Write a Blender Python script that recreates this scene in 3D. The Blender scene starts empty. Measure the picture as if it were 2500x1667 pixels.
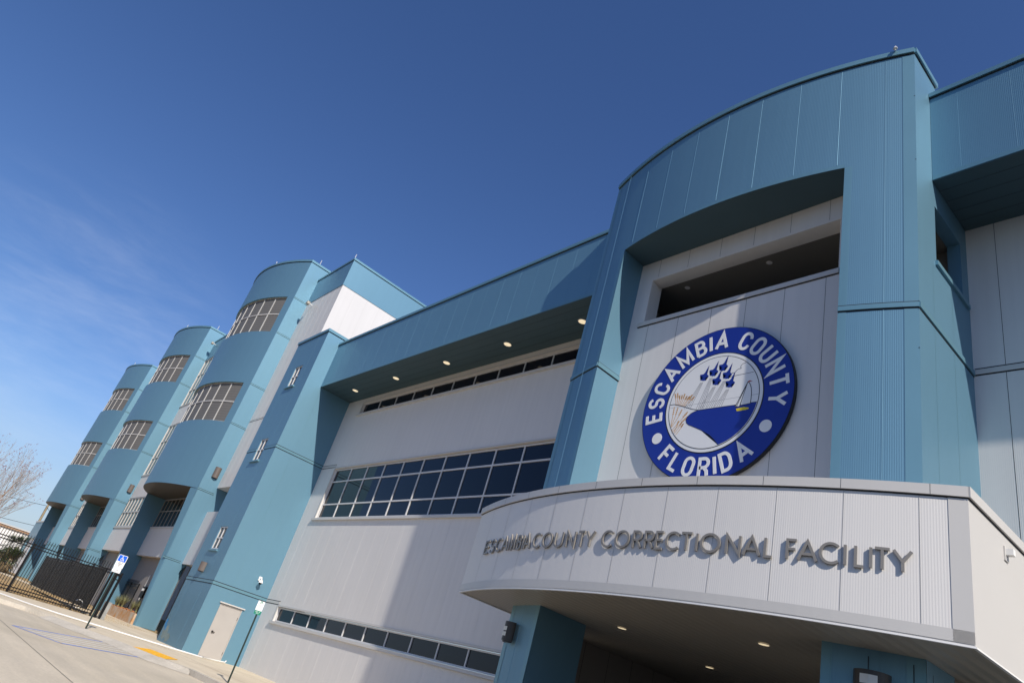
import bpy, bmesh, math, random
from mathutils import Vector, Matrix
random.seed(7)
PI = math.pi
sc = bpy.context.scene
col = sc.collection

# ------------------------------------------------------------------ camera
R = [[0.6530309772868698, 0.7102010338166139, 0.2629924604804641],
     [-0.1997333817128165, 0.4964755669990868, -0.844759485062167],
     [-0.7305183905510649, 0.4991257386057623, 0.46606477889659703]]
cam = bpy.data.objects.new('camera', bpy.data.cameras.new('camera'))
col.objects.link(cam)
cam.data.sensor_width = 36.0
cam.data.lens = 1661.23 / 2500 * 36.0
cam.data.clip_start = 0.1
cam.data.clip_end = 5000
M = Matrix(((R[0][0], -R[1][0], -R[2][0]), (R[0][1], -R[1][1], -R[2][1]), (R[0][2], -R[1][2], -R[2][2])))
cam.matrix_world = Matrix.Translation((0, -13.5065, 1.2926)) @ M.to_4x4()
sc.camera = cam

# ------------------------------------------------------------------ sky + sun
SUN = Vector((3.55, -1.0, 2.85)).normalized()
EL = math.asin(SUN.z)
ROT = math.atan2(SUN.x, SUN.y)
w = bpy.data.worlds.new('World'); sc.world = w; w.use_nodes = True
nt = w.node_tree; nt.nodes.clear()
wo = nt.nodes.new('ShaderNodeOutputWorld'); bg = nt.nodes.new('ShaderNodeBackground')
sky = nt.nodes.new('ShaderNodeTexSky'); sky.sky_type = 'NISHITA'; sky.sun_disc = False
sky.sun_elevation = EL; sky.sun_rotation = ROT
sky.altitude = 0; sky.air_density = 1.0; sky.dust_density = 0.3; sky.ozone_density = 4.0
bg.inputs['Strength'].default_value = 0.125
# thin cirrus: soft streaks of noise laid out on the sky directions
tc = nt.nodes.new('ShaderNodeTexCoord')
mp = nt.nodes.new('ShaderNodeMapping'); mp.vector_type = 'POINT'
mp.inputs['Rotation'].default_value = (0.35, 0.1, 0.1); mp.inputs['Scale'].default_value = (2.5, 1.3, 5.5)
n1 = nt.nodes.new('ShaderNodeTexNoise'); n1.inputs['Scale'].default_value = 3.2
n1.inputs['Detail'].default_value = 8; n1.inputs['Roughness'].default_value = 0.62; n1.inputs['Distortion'].default_value = 0.25
n2 = nt.nodes.new('ShaderNodeTexNoise'); n2.inputs['Scale'].default_value = 2.3; n2.inputs['Detail'].default_value = 2
r1 = nt.nodes.new('ShaderNodeMapRange'); r1.inputs[1].default_value = 0.36; r1.inputs[2].default_value = 0.78; r1.interpolation_type = 'SMOOTHSTEP'
# a bank of cirrus hangs over the far end of the street
vd = nt.nodes.new('ShaderNodeVectorMath'); vd.operation = 'DOT_PRODUCT'
vd.inputs[1].default_value = Vector((-0.96, 0.01, 0.24)).normalized()
r2 = nt.nodes.new('ShaderNodeMapRange'); r2.inputs[1].default_value = 0.972; r2.inputs[2].default_value = 0.997; r2.interpolation_type = 'SMOOTHSTEP'
mu = nt.nodes.new('ShaderNodeMath'); mu.operation = 'MULTIPLY'
mu2 = nt.nodes.new('ShaderNodeMath'); mu2.operation = 'MULTIPLY'; mu2.inputs[1].default_value = 0.13
mx = nt.nodes.new('ShaderNodeMix'); mx.data_type = 'RGBA'; mx.inputs[7].default_value = (8.2, 8.6, 9.4, 1)
L = nt.links.new
L(tc.outputs['Generated'], mp.inputs['Vector']); L(mp.outputs[0], n1.inputs['Vector'])
L(tc.outputs['Generated'], n2.inputs['Vector']); L(tc.outputs['Generated'], vd.inputs[0])
L(n1.outputs['Fac'], r1.inputs[0]); L(vd.outputs['Value'], r2.inputs[0])
L(r1.outputs[0], mu.inputs[0]); L(r2.outputs[0], mu.inputs[1]); L(mu.outputs[0], mu2.inputs[0])
L(mu2.outputs[0], mx.inputs[0]); hs = nt.nodes.new('ShaderNodeHueSaturation'); hs.inputs['Saturation'].default_value = 1.15; hs.inputs['Hue'].default_value = 0.511; L(sky.outputs[0], hs.inputs['Color']); L(hs.outputs[0], mx.inputs[6]); sp = nt.nodes.new('ShaderNodeSeparateXYZ'); L(tc.outputs['Generated'], sp.inputs[0])
hz = nt.nodes.new('ShaderNodeMapRange'); hz.inputs[1].default_value = 0.0; hz.inputs[2].default_value = 0.24; hz.inputs[3].default_value = 0.75; hz.inputs[4].default_value = 0.0; hz.interpolation_type = 'SMOOTHSTEP'
L(sp.outputs['Z'], hz.inputs[0])
hm = nt.nodes.new('ShaderNodeMix'); hm.data_type = 'RGBA'; hm.inputs[7].default_value = (3.1, 3.85, 5.3, 1)      # low haze near the horizon
L(hz.outputs[0], hm.inputs[0]); L(mx.outputs[2], hm.inputs[6]); L(hm.outputs[2], bg.inputs['Color'])
L(bg.outputs[0], wo.inputs['Surface'])

sd = bpy.data.lights.new('sun', 'SUN'); sd.energy = 4.9; sd.angle = math.radians(0.55); sd.color = (1.0, 0.935, 0.845)
so = bpy.data.objects.new('sun', sd); col.objects.link(so)
so.rotation_euler = SUN.to_track_quat('Z', 'Y').to_euler(); so.location = SUN * 60

sc.view_settings.view_transform = 'Standard'
sc.view_settings.look = 'None'
sc.view_settings.gamma = 1
sc.view_settings.exposure = 0.0
sc.render.engine = 'CYCLES'
try:
    sc.cycles.max_bounces = 6; sc.cycles.diffuse_bounces = 3; sc.cycles.use_denoising = True
except Exception:
    pass

# ------------------------------------------------------------------ materials
def mat(name, base, rough=0.5, metal=0.0, spec=0.5, ribs=0.0, pitch=0.032, noise=0.06, nscale=0.7, bump=0.0, bscale=40, emis=None, estr=0, streak=0.0, coat=0.0):
    m = bpy.data.materials.new(name); m.use_nodes = True
    t = m.node_tree; b = t.nodes['Principled BSDF']
    b.inputs['Roughness'].default_value = rough; b.inputs['Metallic'].default_value = metal
    b.inputs['Specular IOR Level'].default_value = spec; b.inputs['Coat Weight'].default_value = coat
    l = t.links.new
    geo = t.nodes.new('ShaderNodeNewGeometry')
    colr = None
    if noise > 0 or streak > 0:
        nz = t.nodes.new('ShaderNodeTexNoise'); nz.inputs['Scale'].default_value = nscale; nz.inputs['Detail'].default_value = 6
        l(geo.outputs['Position'], nz.inputs['Vector'])
        mr = t.nodes.new('ShaderNodeMapRange'); mr.inputs[1].default_value = 0.3; mr.inputs[2].default_value = 0.7
        mr.inputs[3].default_value = 1 - noise; mr.inputs[4].default_value = 1 + noise
        l(nz.outputs['Fac'], mr.inputs[0])
        fac = mr.outputs[0]
        if streak > 0:
            mp_ = t.nodes.new('ShaderNodeMapping'); mp_.inputs['Scale'].default_value = (3.5, 3.5, 0.12)
            nz2 = t.nodes.new('ShaderNodeTexNoise'); nz2.inputs['Scale'].default_value = 1.6; nz2.inputs['Detail'].default_value = 4
            l(geo.outputs['Position'], mp_.inputs['Vector']); l(mp_.outputs[0], nz2.inputs['Vector'])
            mr2 = t.nodes.new('ShaderNodeMapRange'); mr2.inputs[1].default_value = 0.35; mr2.inputs[2].default_value = 0.65
            mr2.inputs[3].default_value = 1 - streak; mr2.inputs[4].default_value = 1 + streak
            l(nz2.outputs['Fac'], mr2.inputs[0])
            mm = t.nodes.new('ShaderNodeMath'); mm.operation = 'MULTIPLY'; l(fac, mm.inputs[0]); l(mr2.outputs[0], mm.inputs[1]); fac = mm.outputs[0]
        vm = t.nodes.new('ShaderNodeVectorMath'); vm.operation = 'SCALE'; vm.inputs[0].default_value = base[:3]
        l(fac, vm.inputs['Scale']); l(vm.outputs[0], b.inputs['Base Color']); colr = vm.outputs[0]
    else:
        b.inputs['Base Color'].default_value = (*base[:3], 1)
    nrm = None
    if ribs > 0:
        uv = t.nodes.new('ShaderNodeUVMap'); sx = t.nodes.new('ShaderNodeSeparateXYZ'); l(uv.outputs[0], sx.inputs[0])
        m1 = t.nodes.new('ShaderNodeMath'); m1.operation = 'MULTIPLY'; m1.inputs[1].default_value = 2 * PI / pitch; l(sx.outputs[0], m1.inputs[0])
        m2 = t.nodes.new('ShaderNodeMath'); m2.operation = 'SINE'; l(m1.outputs[0], m2.inputs[0])
        bp_ = t.nodes.new('ShaderNodeBump'); bp_.inputs['Strength'].default_value = 1.0; bp_.inputs['Distance'].default_value = ribs
        l(m2.outputs[0], bp_.inputs['Height']); nrm = bp_.outputs[0]
    if bump > 0:
        nb = t.nodes.new('ShaderNodeTexNoise'); nb.inputs['Scale'].default_value = bscale; nb.inputs['Detail'].default_value = 5
        l(geo.outputs['Position'], nb.inputs['Vector'])
        b2 = t.nodes.new('ShaderNodeBump'); b2.inputs['Strength'].default_value = 1.0; b2.inputs['Distance'].default_value = bump
        l(nb.outputs['Fac'], b2.inputs['Height'])
        if nrm: l(nrm, b2.inputs['Normal'])
        nrm = b2.outputs[0]
    if nrm: l(nrm, b.inputs['Normal'])
    if emis:
        b.inputs['Emission Color'].default_value = (*emis, 1); b.inputs['Emission Strength'].default_value = estr
    return m

BLUE = (0.148, 0.292, 0.385)
BLUE2 = (0.155, 0.335, 0.43)
GREY = (0.67, 0.645, 0.615)
MT = dict(
    blue=mat('blue_wall_panel', BLUE, 0.48, metal=0.5, ribs=0.0006, noise=0.025, nscale=0.3, streak=0.008, spec=0.4),
    bluetrim=mat('blue_metal_trim', (0.15, 0.30, 0.37), 0.45, metal=0.45, noise=0.03, spec=0.5),
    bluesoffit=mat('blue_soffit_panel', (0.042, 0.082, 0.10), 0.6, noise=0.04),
    towerblue=mat('blue_tower_panel', BLUE, 0.48, metal=0.5, noise=0.03, nscale=0.2, streak=0.012, spec=0.4),
    recessshade=mat('recess_shade_panel', (0.27, 0.24, 0.215), 0.6, noise=0.03, nscale=0.6),  # grey wall panel browned and darkened, recess shade put into its colour
    grey=mat('pale_grey_wall_panel', GREY, 0.45, ribs=0.0004, noise=0.025, nscale=0.4, streak=0.022, spec=0.4),
    white=mat('white_wall_panel', (0.62, 0.60, 0.585), 0.5, noise=0.02, nscale=0.4, streak=0.015),
    canopy=mat('canopy_ribbed_panel', (0.70, 0.672, 0.635), 0.45, ribs=0.00045, noise=0.015, nscale=0.4),
    trim=mat('pale_metal_trim', (0.55, 0.53, 0.50), 0.4, noise=0.02),
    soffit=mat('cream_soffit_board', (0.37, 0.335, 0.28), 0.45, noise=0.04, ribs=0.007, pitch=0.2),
    joint=mat('grey_sealant', (0.38, 0.365, 0.345), 0.7, noise=0),
    dark=mat('dark_joint', (0.015, 0.018, 0.022), 0.8, noise=0),
    shadeframe=mat('shaded_window_bar', (0.30, 0.29, 0.28), 0.45, noise=0.02),  # window frame metal darkened to stand for the shade under the bays
    frame=mat('window_frame_metal', (0.62, 0.61, 0.60), 0.35, metal=0.0, noise=0.02),
    towerframe=mat('tower_window_frame', (0.50, 0.485, 0.46), 0.4, noise=0.02),
    glass=mat('dark_window_glass', (0.004, 0.006, 0.014), 0.03, noise=0, spec=0.32),
    teal=mat('tinted_glass', (0.006, 0.010, 0.014), 0.04, noise=0, spec=0.4),
    screen=None,
    door=mat('beige_painted_door', (0.40, 0.372, 0.345), 0.45, noise=0.03, nscale=2),
    sconce=mat('bronze_light_housing', (0.13, 0.105, 0.09), 0.45, noise=0.05, nscale=6),
    sconcedark=mat('dark_light_housing', (0.035, 0.03, 0.028), 0.4, noise=0.05, nscale=6),
    lens=mat('light_lens', (0.7, 0.7, 0.68), 0.3, noise=0),
    letter=mat('brushed_metal_letter', (0.245, 0.225, 0.20), 0.42, metal=0.15, noise=0.04, nscale=3),
    sblue=mat('sign_blue', (0.010, 0.030, 0.27), 0.35, noise=0.03, nscale=2),
    swhite=mat('sign_white', (0.80, 0.79, 0.77), 0.4, noise=0.01),
    sblack=mat('sign_black', (0.012, 0.012, 0.014), 0.5, noise=0),
    sgold=mat('sign_ochre', (0.60, 0.30, 0.06), 0.5, noise=0),
    syellow=mat('sign_yellow', (0.75, 0.58, 0.03), 0.5, noise=0),
    sred=mat('sign_red', (0.35, 0.02, 0.015), 0.5, noise=0),
    sgrey=mat('sign_grey_line', (0.22, 0.22, 0.23), 0.5, noise=0),
    hblue=mat('parking_sign_blue', (0.005, 0.11, 0.62), 0.35, noise=0),
    green=mat('parking_sign_green', (0.01, 0.22, 0.13), 0.35, noise=0),
    post=mat('dark_green_post', (0.010, 0.022, 0.016), 0.4, noise=0.1, nscale=5),
    iron=mat('black_painted_steel', (0.006, 0.006, 0.007), 0.5, noise=0.1, nscale=5, spec=0.22),
    steel=mat('galvanised_rod', (0.75, 0.72, 0.68), 0.35, metal=0.6, noise=0),
    pipe=mat('white_plastic_pipe', (0.80, 0.79, 0.76), 0.4, noise=0.02),
    paintblue=mat('blue_road_paint', (0.20, 0.28, 0.66), 0.7, noise=0.25, nscale=6),
    paintwhite=mat('white_road_paint', (0.72, 0.70, 0.66), 0.7, noise=0.12, nscale=9),
    tactile=mat('yellow_tactile_mat', (0.80, 0.44, 0.02), 0.6, noise=0.08, nscale=5, bump=0.004, bscale=60),
    wood=mat('weathered_pole_wood', (0.30, 0.24, 0.15), 0.9, noise=0.15, nscale=4),
    bark=mat('pale_bark', (0.34, 0.26, 0.20), 0.85, noise=0.18, nscale=8),
    seed=mat('red_seed_cluster', (0.20, 0.03, 0.025), 0.8, noise=0.2, nscale=9),
    palm=mat('palm_green', (0.045, 0.07, 0.02), 0.6, noise=0.35, nscale=3),
    palmdry=mat('dry_palm_frond', (0.17, 0.12, 0.06), 0.8, noise=0.3, nscale=4),
    grassclump=mat('ornamental_grass_blade', (0.20, 0.20, 0.09), 0.8, noise=0.35, nscale=8),
    mulch=mat('orange_pine_mulch', (0.32, 0.13, 0.05), 0.95, noise=0.3, nscale=12, bump=0.02, bscale=30),
    patchgrey=mat('faded_primer', (0.20, 0.26, 0.25), 0.7, noise=0.15, nscale=4), patchblue=mat('bright_blue_test_paint', (0.02, 0.22, 0.50), 0.6, noise=0.1, nscale=6),
    tan=mat('tan_fascia', (0.36, 0.22, 0.13), 0.6, noise=0.05),
    brightwall=mat('white_painted_wall', (0.78, 0.77, 0.75), 0.6, noise=0.03),
    roof=mat('pale_roof_membrane', (0.62, 0.62, 0.61), 0.8, noise=0.05),
    tyre=mat('black_rubber', (0.015, 0.015, 0.015), 0.8, noise=0),
    annex=mat('faded_blue_panel', (0.17, 0.30, 0.38), 0.5, noise=0.04),
    paver=mat('grey_concrete_block', (0.30, 0.30, 0.29), 0.9, noise=0.12, nscale=5, bump=0.004, bscale=25),
)

def screen_mat():
    m = bpy.data.materials.new('perforated_security_screen'); m.use_nodes = True
    t = m.node_tree; b = t.nodes['Principled BSDF']; l = t.links.new
    b.inputs['Roughness'].default_value = 0.6
    uv = t.nodes.new('ShaderNodeUVMap')
    wv = t.nodes.new('ShaderNodeTexWave'); wv.wave_type = 'BANDS'; wv.bands_direction = 'Y'; wv.inputs['Scale'].default_value = 1.6
    wv.inputs['Distortion'].default_value = 0.0
    l(uv.outputs[0], wv.inputs['Vector'])
    geo = t.nodes.new('ShaderNodeNewGeometry')
    nz = t.nodes.new('ShaderNodeTexNoise'); nz.inputs['Scale'].default_value = 0.9; nz.inputs['Detail'].default_value = 4
    l(geo.outputs['Position'], nz.inputs['Vector'])
    cr = t.nodes.new('ShaderNodeValToRGB')
    cr.color_ramp.elements[0].color = (0.10, 0.095, 0.088, 1); cr.color_ramp.elements[1].color = (0.155, 0.148, 0.138, 1)
    ad = t.nodes.new('ShaderNodeMath'); ad.operation = 'MULTIPLY_ADD'; ad.inputs[1].default_value = 0.5
    l(wv.outputs['Fac'], ad.inputs[0]); 
    m2 = t.nodes.new('ShaderNodeMath'); m2.operation = 'MULTIPLY'; m2.inputs[1].default_value = 0.5; l(nz.outputs['Fac'], m2.inputs[0])
    l(m2.outputs[0], ad.inputs[2]); l(ad.outputs[0], cr.inputs[0]); l(cr.outputs[0], b.inputs['Base Color'])
    return m
MT['screen'] = screen_mat()

def ground_mat(name, c1, c2, scale=0.25, spots=0.3, joint=None, c3=None):
    m = bpy.data.materials.new(name); m.use_nodes = True
    t = m.node_tree; b = t.nodes['Principled BSDF']; l = t.links.new
    b.inputs['Roughness'].default_value = 0.9; b.inputs['Specular IOR Level'].default_value = 0.25
    geo = t.nodes.new('ShaderNodeNewGeometry')
    a = t.nodes.new('ShaderNodeTexNoise'); a.inputs['Scale'].default_value = scale; a.inputs['Detail'].default_value = 7; a.inputs['Roughness'].default_value = 0.6
    f = t.nodes.new('ShaderNodeTexNoise'); f.inputs['Scale'].default_value = 14; f.inputs['Detail'].default_value = 6; f.inputs['Roughness'].default_value = 0.75
    l(geo.outputs['Position'], a.inputs['Vector']); l(geo.outputs['Position'], f.inputs['Vector'])
    mrg = t.nodes.new('ShaderNodeMapRange'); mrg.inputs[1].default_value = 0.35; mrg.inputs[2].default_value = 0.65
    l(a.outputs['Fac'], mrg.inputs[0])
    mix = t.nodes.new('ShaderNodeMix'); mix.data_type = 'RGBA'; mix.inputs[6].default_value = (*c1, 1); mix.inputs[7].default_value = (*c2, 1)
    l(mrg.outputs[0], mix.inputs[0])
    mrf = t.nodes.new('ShaderNodeMapRange'); mrf.inputs[1].default_value = 0.3; mrf.inputs[2].default_value = 0.7
    mrf.inputs[3].default_value = 1 - spots; mrf.inputs[4].default_value = 1 + spots * 0.6
    l(f.outputs['Fac'], mrf.inputs[0])
    v = t.nodes.new('ShaderNodeVectorMath'); v.operation = 'SCALE'; l(mix.outputs[2], v.inputs[0]); l(mrf.outputs[0], v.inputs['Scale'])
    out = v.outputs[0]
    if c3:
        mpw = t.nodes.new('ShaderNodeMapping'); mpw.inputs['Scale'].default_value = (0.12, 1.1, 1); mpw.inputs['Rotation'].default_value = (0, 0, 0.12)
        nw = t.nodes.new('ShaderNodeTexNoise'); nw.inputs['Scale'].default_value = 1.3; nw.inputs['Detail'].default_value = 8; nw.inputs['Roughness'].default_value = 0.65
        l(geo.outputs['Position'], mpw.inputs['Vector']); l(mpw.outputs[0], nw.inputs['Vector'])
        ns = t.nodes.new('ShaderNodeTexNoise'); ns.inputs['Scale'].default_value = 0.9; ns.inputs['Detail'].default_value = 6; ns.inputs['Roughness'].default_value = 0.7
        l(geo.outputs['Position'], ns.inputs['Vector'])
        m1_ = t.nodes.new('ShaderNodeMapRange'); m1_.inputs[1].default_value = 0.35; m1_.inputs[2].default_value = 0.7; m1_.inputs[3].default_value = 0.0; m1_.inputs[4].default_value = 0.45; l(nw.outputs['Fac'], m1_.inputs[0])
        m2_ = t.nodes.new('ShaderNodeMapRange'); m2_.inputs[1].default_value = 0.60; m2_.inputs[2].default_value = 0.74; m2_.inputs[3].default_value = 0.0; m2_.inputs[4].default_value = 0.5; l(ns.outputs['Fac'], m2_.inputs[0])
        mxm = t.nodes.new('ShaderNodeMath'); mxm.operation = 'MAXIMUM'; l(m1_.outputs[0], mxm.inputs[0]); l(m2_.outputs[0], mxm.inputs[1])
        mc = t.nodes.new('ShaderNodeMix'); mc.data_type = 'RGBA'; mc.inputs[7].default_value = (*c3, 1); l(mxm.outputs[0], mc.inputs[0]); l(out, mc.inputs[6]); out = mc.outputs[2]
    l(out, b.inputs['Base Color'])
    bu = t.nodes.new('ShaderNodeBump'); bu.inputs['Distance'].default_value = 0.01; bu.inputs['Strength'].default_value = 0.6
    l(f.outputs['Fac'], bu.inputs['Height']); l(bu.outputs[0], b.inputs['Normal'])
    return m
MT['road'] = ground_mat('worn_concrete_road', (0.55, 0.475, 0.355), (0.68, 0.59, 0.455), 0.22, 0.14, c3=(0.40, 0.355, 0.285))
MT['asphalt'] = ground_mat('bounce_cut_asphalt', (0.055, 0.055, 0.056), (0.075, 0.073, 0.07), 0.2, 0.2)
MT['side'] = ground_mat('pale_concrete_sidewalk', (0.66, 0.56, 0.41), (0.73, 0.63, 0.475), 0.5, 0.08, c3=(0.50, 0.41, 0.29))
MT['bouncecutpave'] = ground_mat('dark_bounce_cut_paving', (0.13, 0.125, 0.115), (0.17, 0.16, 0.145), 0.6, 0.15)
MT['kerb'] = ground_mat('kerb_concrete', (0.50, 0.45, 0.37), (0.60, 0.54, 0.45), 1.2, 0.15)
MT['lawn'] = ground_mat('dormant_lawn', (0.36, 0.25, 0.12), (0.48, 0.34, 0.18), 0.5, 0.3)
MT['stain'] = ground_mat('rust_stained_concrete', (0.55, 0.27, 0.09), (0.58, 0.54, 0.46), 1.1, 0.15)

# ------------------------------------------------------------------ mesh helpers
class MB:
    def __init__(s): s.v = []; s.f = []; s.m = []; s.mats = []; s.mi = 0
    def use(s, m):
        if m not in s.mats: s.mats.append(m)
        s.mi = s.mats.index(m); return s
    def face(s, pts):
        i = len(s.v); s.v += [tuple(p) for p in pts]; s.f.append(tuple(range(i, i + len(pts)))); s.m.append(s.mi)
    def box(s, x0, x1, y0, y1, z0, z1, mtx=None):
        P = [(x0, y0, z0), (x1, y0, z0), (x1, y1, z0), (x0, y1, z0), (x0, y0, z1), (x1, y0, z1), (x1, y1, z1), (x0, y1, z1)]
        if mtx is not None: P = [tuple(mtx @ Vector(p)) for p in P]
        for q in ((0, 1, 5, 4), (1, 2, 6, 5), (2, 3, 7, 6), (3, 0, 4, 7), (4, 5, 6, 7), (3, 2, 1, 0)): s.face([P[k] for k in q])
        return s
    def prism(s, poly, z0, z1, caps=True):                     # poly counter-clockwise in plan
        n = len(poly)
        for i in range(n):
            a, b = poly[i], poly[(i + 1) % n]
            s.face([(a[0], a[1], z0), (b[0], b[1], z0), (b[0], b[1], z1), (a[0], a[1], z1)])
        if caps:
            s.face([(p[0], p[1], z1) for p in poly]); s.face([(p[0], p[1], z0) for p in reversed(poly)])
        return s
    def tube(s, pts, r, n=6, taper=None, cap=True):
        pts = [Vector(p) for p in pts]; rings = []
        for i, p in enumerate(pts):
            d = (pts[min(i + 1, len(pts) - 1)] - pts[max(i - 1, 0)])
            if d.length < 1e-9: d = Vector((0, 0, 1))
            d.normalize(); u = d.cross(Vector((0, 0, 1)))
            if u.length < 1e-3: u = d.cross(Vector((1, 0, 0)))
            u.normalize(); vv = d.cross(u)
            rr = r if taper is None else r + (taper - r) * i / (len(pts) - 1)
            base = len(s.v)
            for k in range(n):
                a = 2 * PI * k / n; s.v.append(tuple(p + u * math.cos(a) * rr + vv * math.sin(a) * rr))
            rings.append(base)
        for a, b in zip(rings, rings[1:]):
            for k in range(n):
                s.f.append((a + k, a + (k + 1) % n, b + (k + 1) % n, b + k)); s.m.append(s.mi)
        if cap:
            s.f.append(tuple(rings[0] + k for k in range(n))); s.m.append(s.mi)
            s.f.append(tuple(rings[-1] + k for k in reversed(range(n)))); s.m.append(s.mi)
        return s
    def build(s, name, m=None, parent=None, smooth=False):
        me = bpy.data.meshes.new(name); me.from_pydata(s.v, [], s.f)
        ml = s.mats if s.mats else [m]
        for q in ml: me.materials.append(q)
        me.validate(); me.update()
        if len(me.polygons) == len(s.m) and len(ml) > 1: me.polygons.foreach_set('material_index', s.m)
        uv = me.uv_layers.new(name='UVMap').data
        for p in me.polygons:
            nx, ny, nz = p.normal
            for li in p.loop_indices:
                c = me.vertices[me.loops[li].vertex_index].co
                if abs(nz) > 0.7: uv[li].uv = (c.x, c.y)
                elif abs(nx) > abs(ny) * 1.2: uv[li].uv = (c.y, c.z)
                else: uv[li].uv = (c.x, c.z)
        if smooth: me.shade_smooth()
        o = bpy.data.objects.new(name, me); col.objects.link(o)
        if parent: o.parent = parent
        return o

def tag(o, label=None, cat=None, group=None, kind=None):
    if label: o['label'] = label
    if cat: o['category'] = cat
    if group: o['group'] = group
    if kind: o['kind'] = kind
    return o
def empty(name, loc=(0, 0, 0), rz=0):
    o = bpy.data.objects.new(name, None); col.objects.link(o); o.location = loc; o.rotation_euler = (0, 0, rz)
    o.empty_display_size = 0.3; return o
def copy_tree(o, parent=None):
    c = o.copy(); col.objects.link(c); c.parent = parent
    for ch in [x for x in bpy.data.objects if x.parent == o and x != c]: copy_tree(ch, c)
    return c

def wall_y(mb, x0, x1, z0, z1, y, holes=(), depth=0.12, face=-1):
    """front wall sheet in the plane y, looking to -y, with rectangular openings (hx0,hx1,hz0,hz1) and their reveals"""
    xs = sorted({x0, x1, *[h[0] for h in holes], *[h[1] for h in holes]}); zs = sorted({z0, z1, *[h[2] for h in holes], *[h[3] for h in holes]})
    for i in range(len(xs) - 1):
        for j in range(len(zs) - 1):
            cx, cz = (xs[i] + xs[i + 1]) / 2, (zs[j] + zs[j + 1]) / 2
            if any(h[0] < cx < h[1] and h[2] < cz < h[3] for h in holes): continue
            mb.face([(xs[i], y, zs[j]), (xs[i + 1], y, zs[j]), (xs[i + 1], y, zs[j + 1]), (xs[i], y, zs[j + 1])])
    for a, b, c, d in holes:
        mb.face([(a, y, c), (a, y + depth, c), (b, y + depth, c), (b, y, c)])
        mb.face([(a, y, d), (b, y, d), (b, y + depth, d), (a, y + depth, d)])
        mb.face([(a, y, c), (a, y, d), (a, y + depth, d), (a, y + depth, c)])
        mb.face([(b, y, c), (b, y + depth, c), (b, y + depth, d), (b, y, d)])
def wall_x(mb, y0, y1, z0, z1, x, holes=(), depth=0.12):
    """side wall sheet in the plane x, looking to +x"""
    ys = sorted({y0, y1, *[h[0] for h in holes], *[h[1] for h in holes]}); zs = sorted({z0, z1, *[h[2] for h in holes], *[h[3] for h in holes]})
    for i in range(len(ys) - 1):
        for j in range(len(zs) - 1):
            cy, cz = (ys[i] + ys[i + 1]) / 2, (zs[j] + zs[j + 1]) / 2
            if any(h[0] < cy < h[1] and h[2] < cz < h[3] for h in holes): continue
            mb.face([(x, ys[i], zs[j]), (x, ys[i + 1], zs[j]), (x, ys[i + 1], zs[j + 1]), (x, ys[i], zs[j + 1])])
    for a, b, c, d in holes:
        mb.face([(x, a, c), (x, b, c), (x - depth, b, c), (x - depth, a, c)])
        mb.face([(x, a, d), (x - depth, a, d), (x - depth, b, d), (x, b, d)])
        mb.face([(x, a, c), (x - depth, a, c), (x - depth, a, d), (x, a, d)])
        mb.face([(x, b, c), (x, b, d), (x - depth, b, d), (x - depth, b, c)])
def seam_y(mb, x, y, z0, z1, wd=0.016, pr=0.004):
    wd = min(wd, 0.016); pr = min(pr, 0.0055)
    mb.face([(x - wd / 2, y - 0.0005, z0), (x, y - pr, z0), (x, y - pr, z1), (x - wd / 2, y - 0.0005, z1)])
    mb.face([(x, y - pr, z0), (x + wd / 2, y - 0.0005, z0), (x + wd / 2, y - 0.0005, z1), (x, y - pr, z1)])
def joint_y(mb, x, y, z0, z1, wd=0.012):
    mb.face([(x - wd / 2, y - 0.002, z0), (x + wd / 2, y - 0.002, z0), (x + wd / 2, y - 0.002, z1), (x - wd / 2, y - 0.002, z1)])
def joint_x(mb, y, x, z0, z1, wd=0.012):
    mb.face([(x + 0.002, y - wd / 2, z0), (x + 0.002, y + wd / 2, z0), (x + 0.002, y + wd / 2, z1), (x + 0.002, y - wd / 2, z1)])
def band_y(mb, x0, x1, y, z, trim, pr=0.016, h=0.055):
    mb.use(MT['dark']); mb.box(x0, x1, y - 0.004, y - 0.0005, z - h - 0.03, z + h + 0.03)
    mb.use(trim); mb.box(x0, x1, y - pr, y - 0.0042, z - h, z + h)
def band_x(mb, y0, y1, x, z, trim, pr=0.016, h=0.055):
    mb.use(MT['dark']); mb.box(x + 0.0005, x + 0.004, y0, y1, z - h - 0.03, z + h + 0.03)
    mb.use(trim); mb.box(x + 0.0042, x + pr, y0, y1, z - h, z + h)

def window_y(parent, x0, x1, z0, z1, y, xm, zm, fw=0.05, fd=0.07, glass='glass', frame='frame', name='window', sill=0.0, border=None):
    """window in a wall facing -y: frame mesh, with its pane as child; y is the outer face of the frame"""
    b = border or fw
    f = MB()
    f.box(x0, x0 + b, y, y + fd, z0, z1).box(x1 - b, x1, y, y + fd, z0, z1)
    f.box(x0 + b, x1 - b, y, y + fd, z0, z0 + b).box(x0 + b, x1 - b, y, y + fd, z1 - b, z1)
    for x in xm: f.box(x - fw / 2, x + fw / 2, y + 0.002, y + fd, z0 + b, z1 - b)
    for z in zm: f.box(x0 + b, x1 - b, y + 0.004, y + fd - 0.002, z - fw / 2, z + fw / 2)
    if sill: f.box(x0 - 0.22, x1 + 0.15, y - sill, y + 0.0, z0 - 0.16, z0 - 0.004)
    o = f.build(name, MT[frame], parent)
    MB().box(x0 + 0.01, x1 - 0.01, y + fd * 0.55, y + fd * 0.85, z0 + 0.01, z1 - 0.01).build('pane', MT[glass], o)
    return o

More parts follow.
